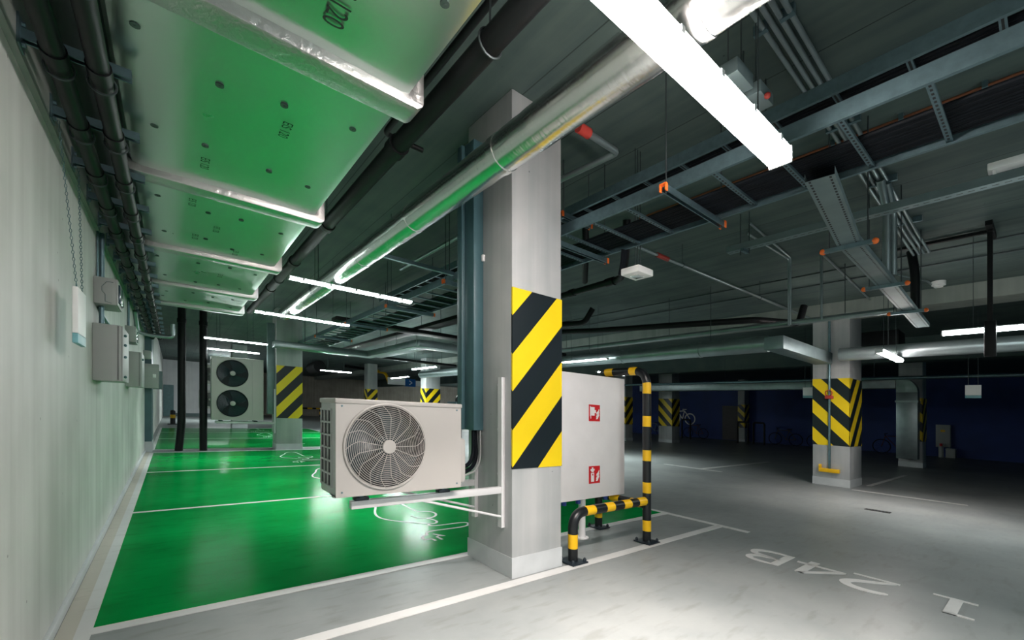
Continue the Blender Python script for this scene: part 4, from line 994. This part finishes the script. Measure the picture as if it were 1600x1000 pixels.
# white bicycle symbol painted on the blue wall
mb = MB(); cy, cz, R = 16.1, 1.25, .36
def wr(pts, w=.07, closed=False):
    pts = [Vector(p) for p in pts]; n = len(pts)
    for i in range(n if closed else n - 1):
        a, b = pts[i], pts[(i + 1) % n]; t_ = (b - a).normalized(); q = Vector((-t_.y, t_.x)) * w / 2
        mb.quad(*[(27.995, p.x, p.y) for p in (a + q, b + q, b - q, a - q)])
for wy in (-.55, .55): wr([(cy + wy + R * math.cos(a), cz + R * math.sin(a)) for a in [2 * PI * j / 24 for j in range(24)]], .08, True)
wr([(cy - .55, cz), (cy - .15, cz + .55), (cy + .35, cz + .5), (cy + .0, cz - .02), (cy - .15, cz + .55)]); wr([(cy + .55, cz), (cy + .32, cz + .72), (cy + .5, cz + .78)]); wr([(cy - .3, cz + .65), (cy, cz + .65)])
o = mb.build('bicycle_symbol', M['signwhite'], None, (27.995, cy, cz)); tag(o, 'white bicycle symbol painted on the far blue wall', 'wall symbol')
# far left hall
t = T('direction_sign', 'long white and blue arrow sign hanging far behind the near fan unit', 'sign', (12., 26., 2.9)); MB().box(10.76, 11.92, 26.3, 26.4, 2.68, 3.12).build('white_panel', M['signwhite'], t)
p = MB().box(11.93, 12.66, 26.3, 26.4, 2.62, 3.12).build('blue_panel', M['signblue'], t); MB().tube([(12.2, 26.28, 3.0), (12.4, 26.28, 2.87), (12.2, 26.28, 2.74)], .035, 6).build('arrow', M['signwhite'], p)
MB().box(12.67, 13.18, 26.3, 26.4, 2.68, 3.04).build('end_panel', M['signwhite'], t)
for x in (11.2, 12.9): MB().cyl((x, 26.35, 3.0), (x, 26.35, CEIL), .008, 6).build('rod', M['rod'], t)
t = T('fan_drum', 'black round fan drum under the far ceiling left of the arrow sign', 'fan', (6.8, 27., 3.3)); MB().cyl((6.75, 26.6, 3.42), (6.75, 28.4, 3.42), .34, 24).build('drum', M['black'], t); MB().cyl((6.75, 27.5, 3.7), (6.75, 27.5, CEIL), .05, 8).build('rod', M['rod'], t)
t = T('yellow_elbow', 'yellow bent pipe wrap hanging from a black pipe under the far ceiling', 'pipe', (10.5, 27., 3.3)); MB().tube(fillet([(9.9, 27.2, 3.55), (11.2, 27.8, 3.5), (11.5, 28., 2.9)], .3), .10, 12).build('elbow', M['yellow'], t); MB().tube([(8.2, 26.6, 3.6), (10.0, 27.2, 3.56)], .09, 12).build('black_run', M['black'], t); MB().cyl((9.2, 26.93, 3.6), (9.2, 26.93, CEIL), .02, 6).build('rod', M['rod'], t)
t = T('barrier_rail', 'low black and yellow rail far away before the brown wall', 'barrier', (10., 41., 0)); MB().tube(dense([(7.4, 41., .78), (12., 41., .78)], .1), .07, 10, bands=[(.3 + .8 * k, .7 + .8 * k) for k in range(6)]).build('rail', [M['postblack'], M['yellow']], t)
for x in (8.2, 10.4, 11.9): MB().tube(dense([(x, 41., 0), (x, 41., .72)], .05), .06, 10, bands=[(.25, .5)]).build('post', [M['postblack'], M['yellow']], t)
t = T('convex_mirror', 'round black backed mirror just behind the right end of the near fan unit', 'mirror', (5., 8., 1.7)); MB().tube([(6.2, 10.0, 1.52), (6.2, 10.06, 1.52)], .2, 24).build('disc', M['black'], t); MB().cyl((6.2, 10.1, 0), (6.2, 10.1, 1.6), .03, 10).build('post', M['black'], t)
# floor drain
t = T('floor_drain', 'black slotted drain in the drive aisle floor', 'drain', (8.45, 1.66, 0)); MB().box(8.39, 8.51, 1.51, 1.81, .0005, .006).build('frame', M['dark'], t)
mb = MB()
for k in range(7): mb.box(8.40, 8.50, 1.53 + k * .04, 1.542 + k * .04, .006, .009)
mb.build('grating', M['plate'], t)

# ------------------------------------------------------------------ world and view
w = bpy.data.worlds.new('world'); bpy.context.scene.world = w; w.use_nodes = True
w.node_tree.nodes['Background'].inputs[0].default_value = (.10, .30, .38, 1); w.node_tree.nodes['Background'].inputs[1].default_value = .12
for o in bpy.data.objects:
    if '_o' in o: del o['_o']
vs = bpy.context.scene.view_settings
vs.view_transform = 'Standard'; vs.look = 'None'; vs.exposure = 0.; vs.gamma = 1.; vs.use_curve_mapping = False
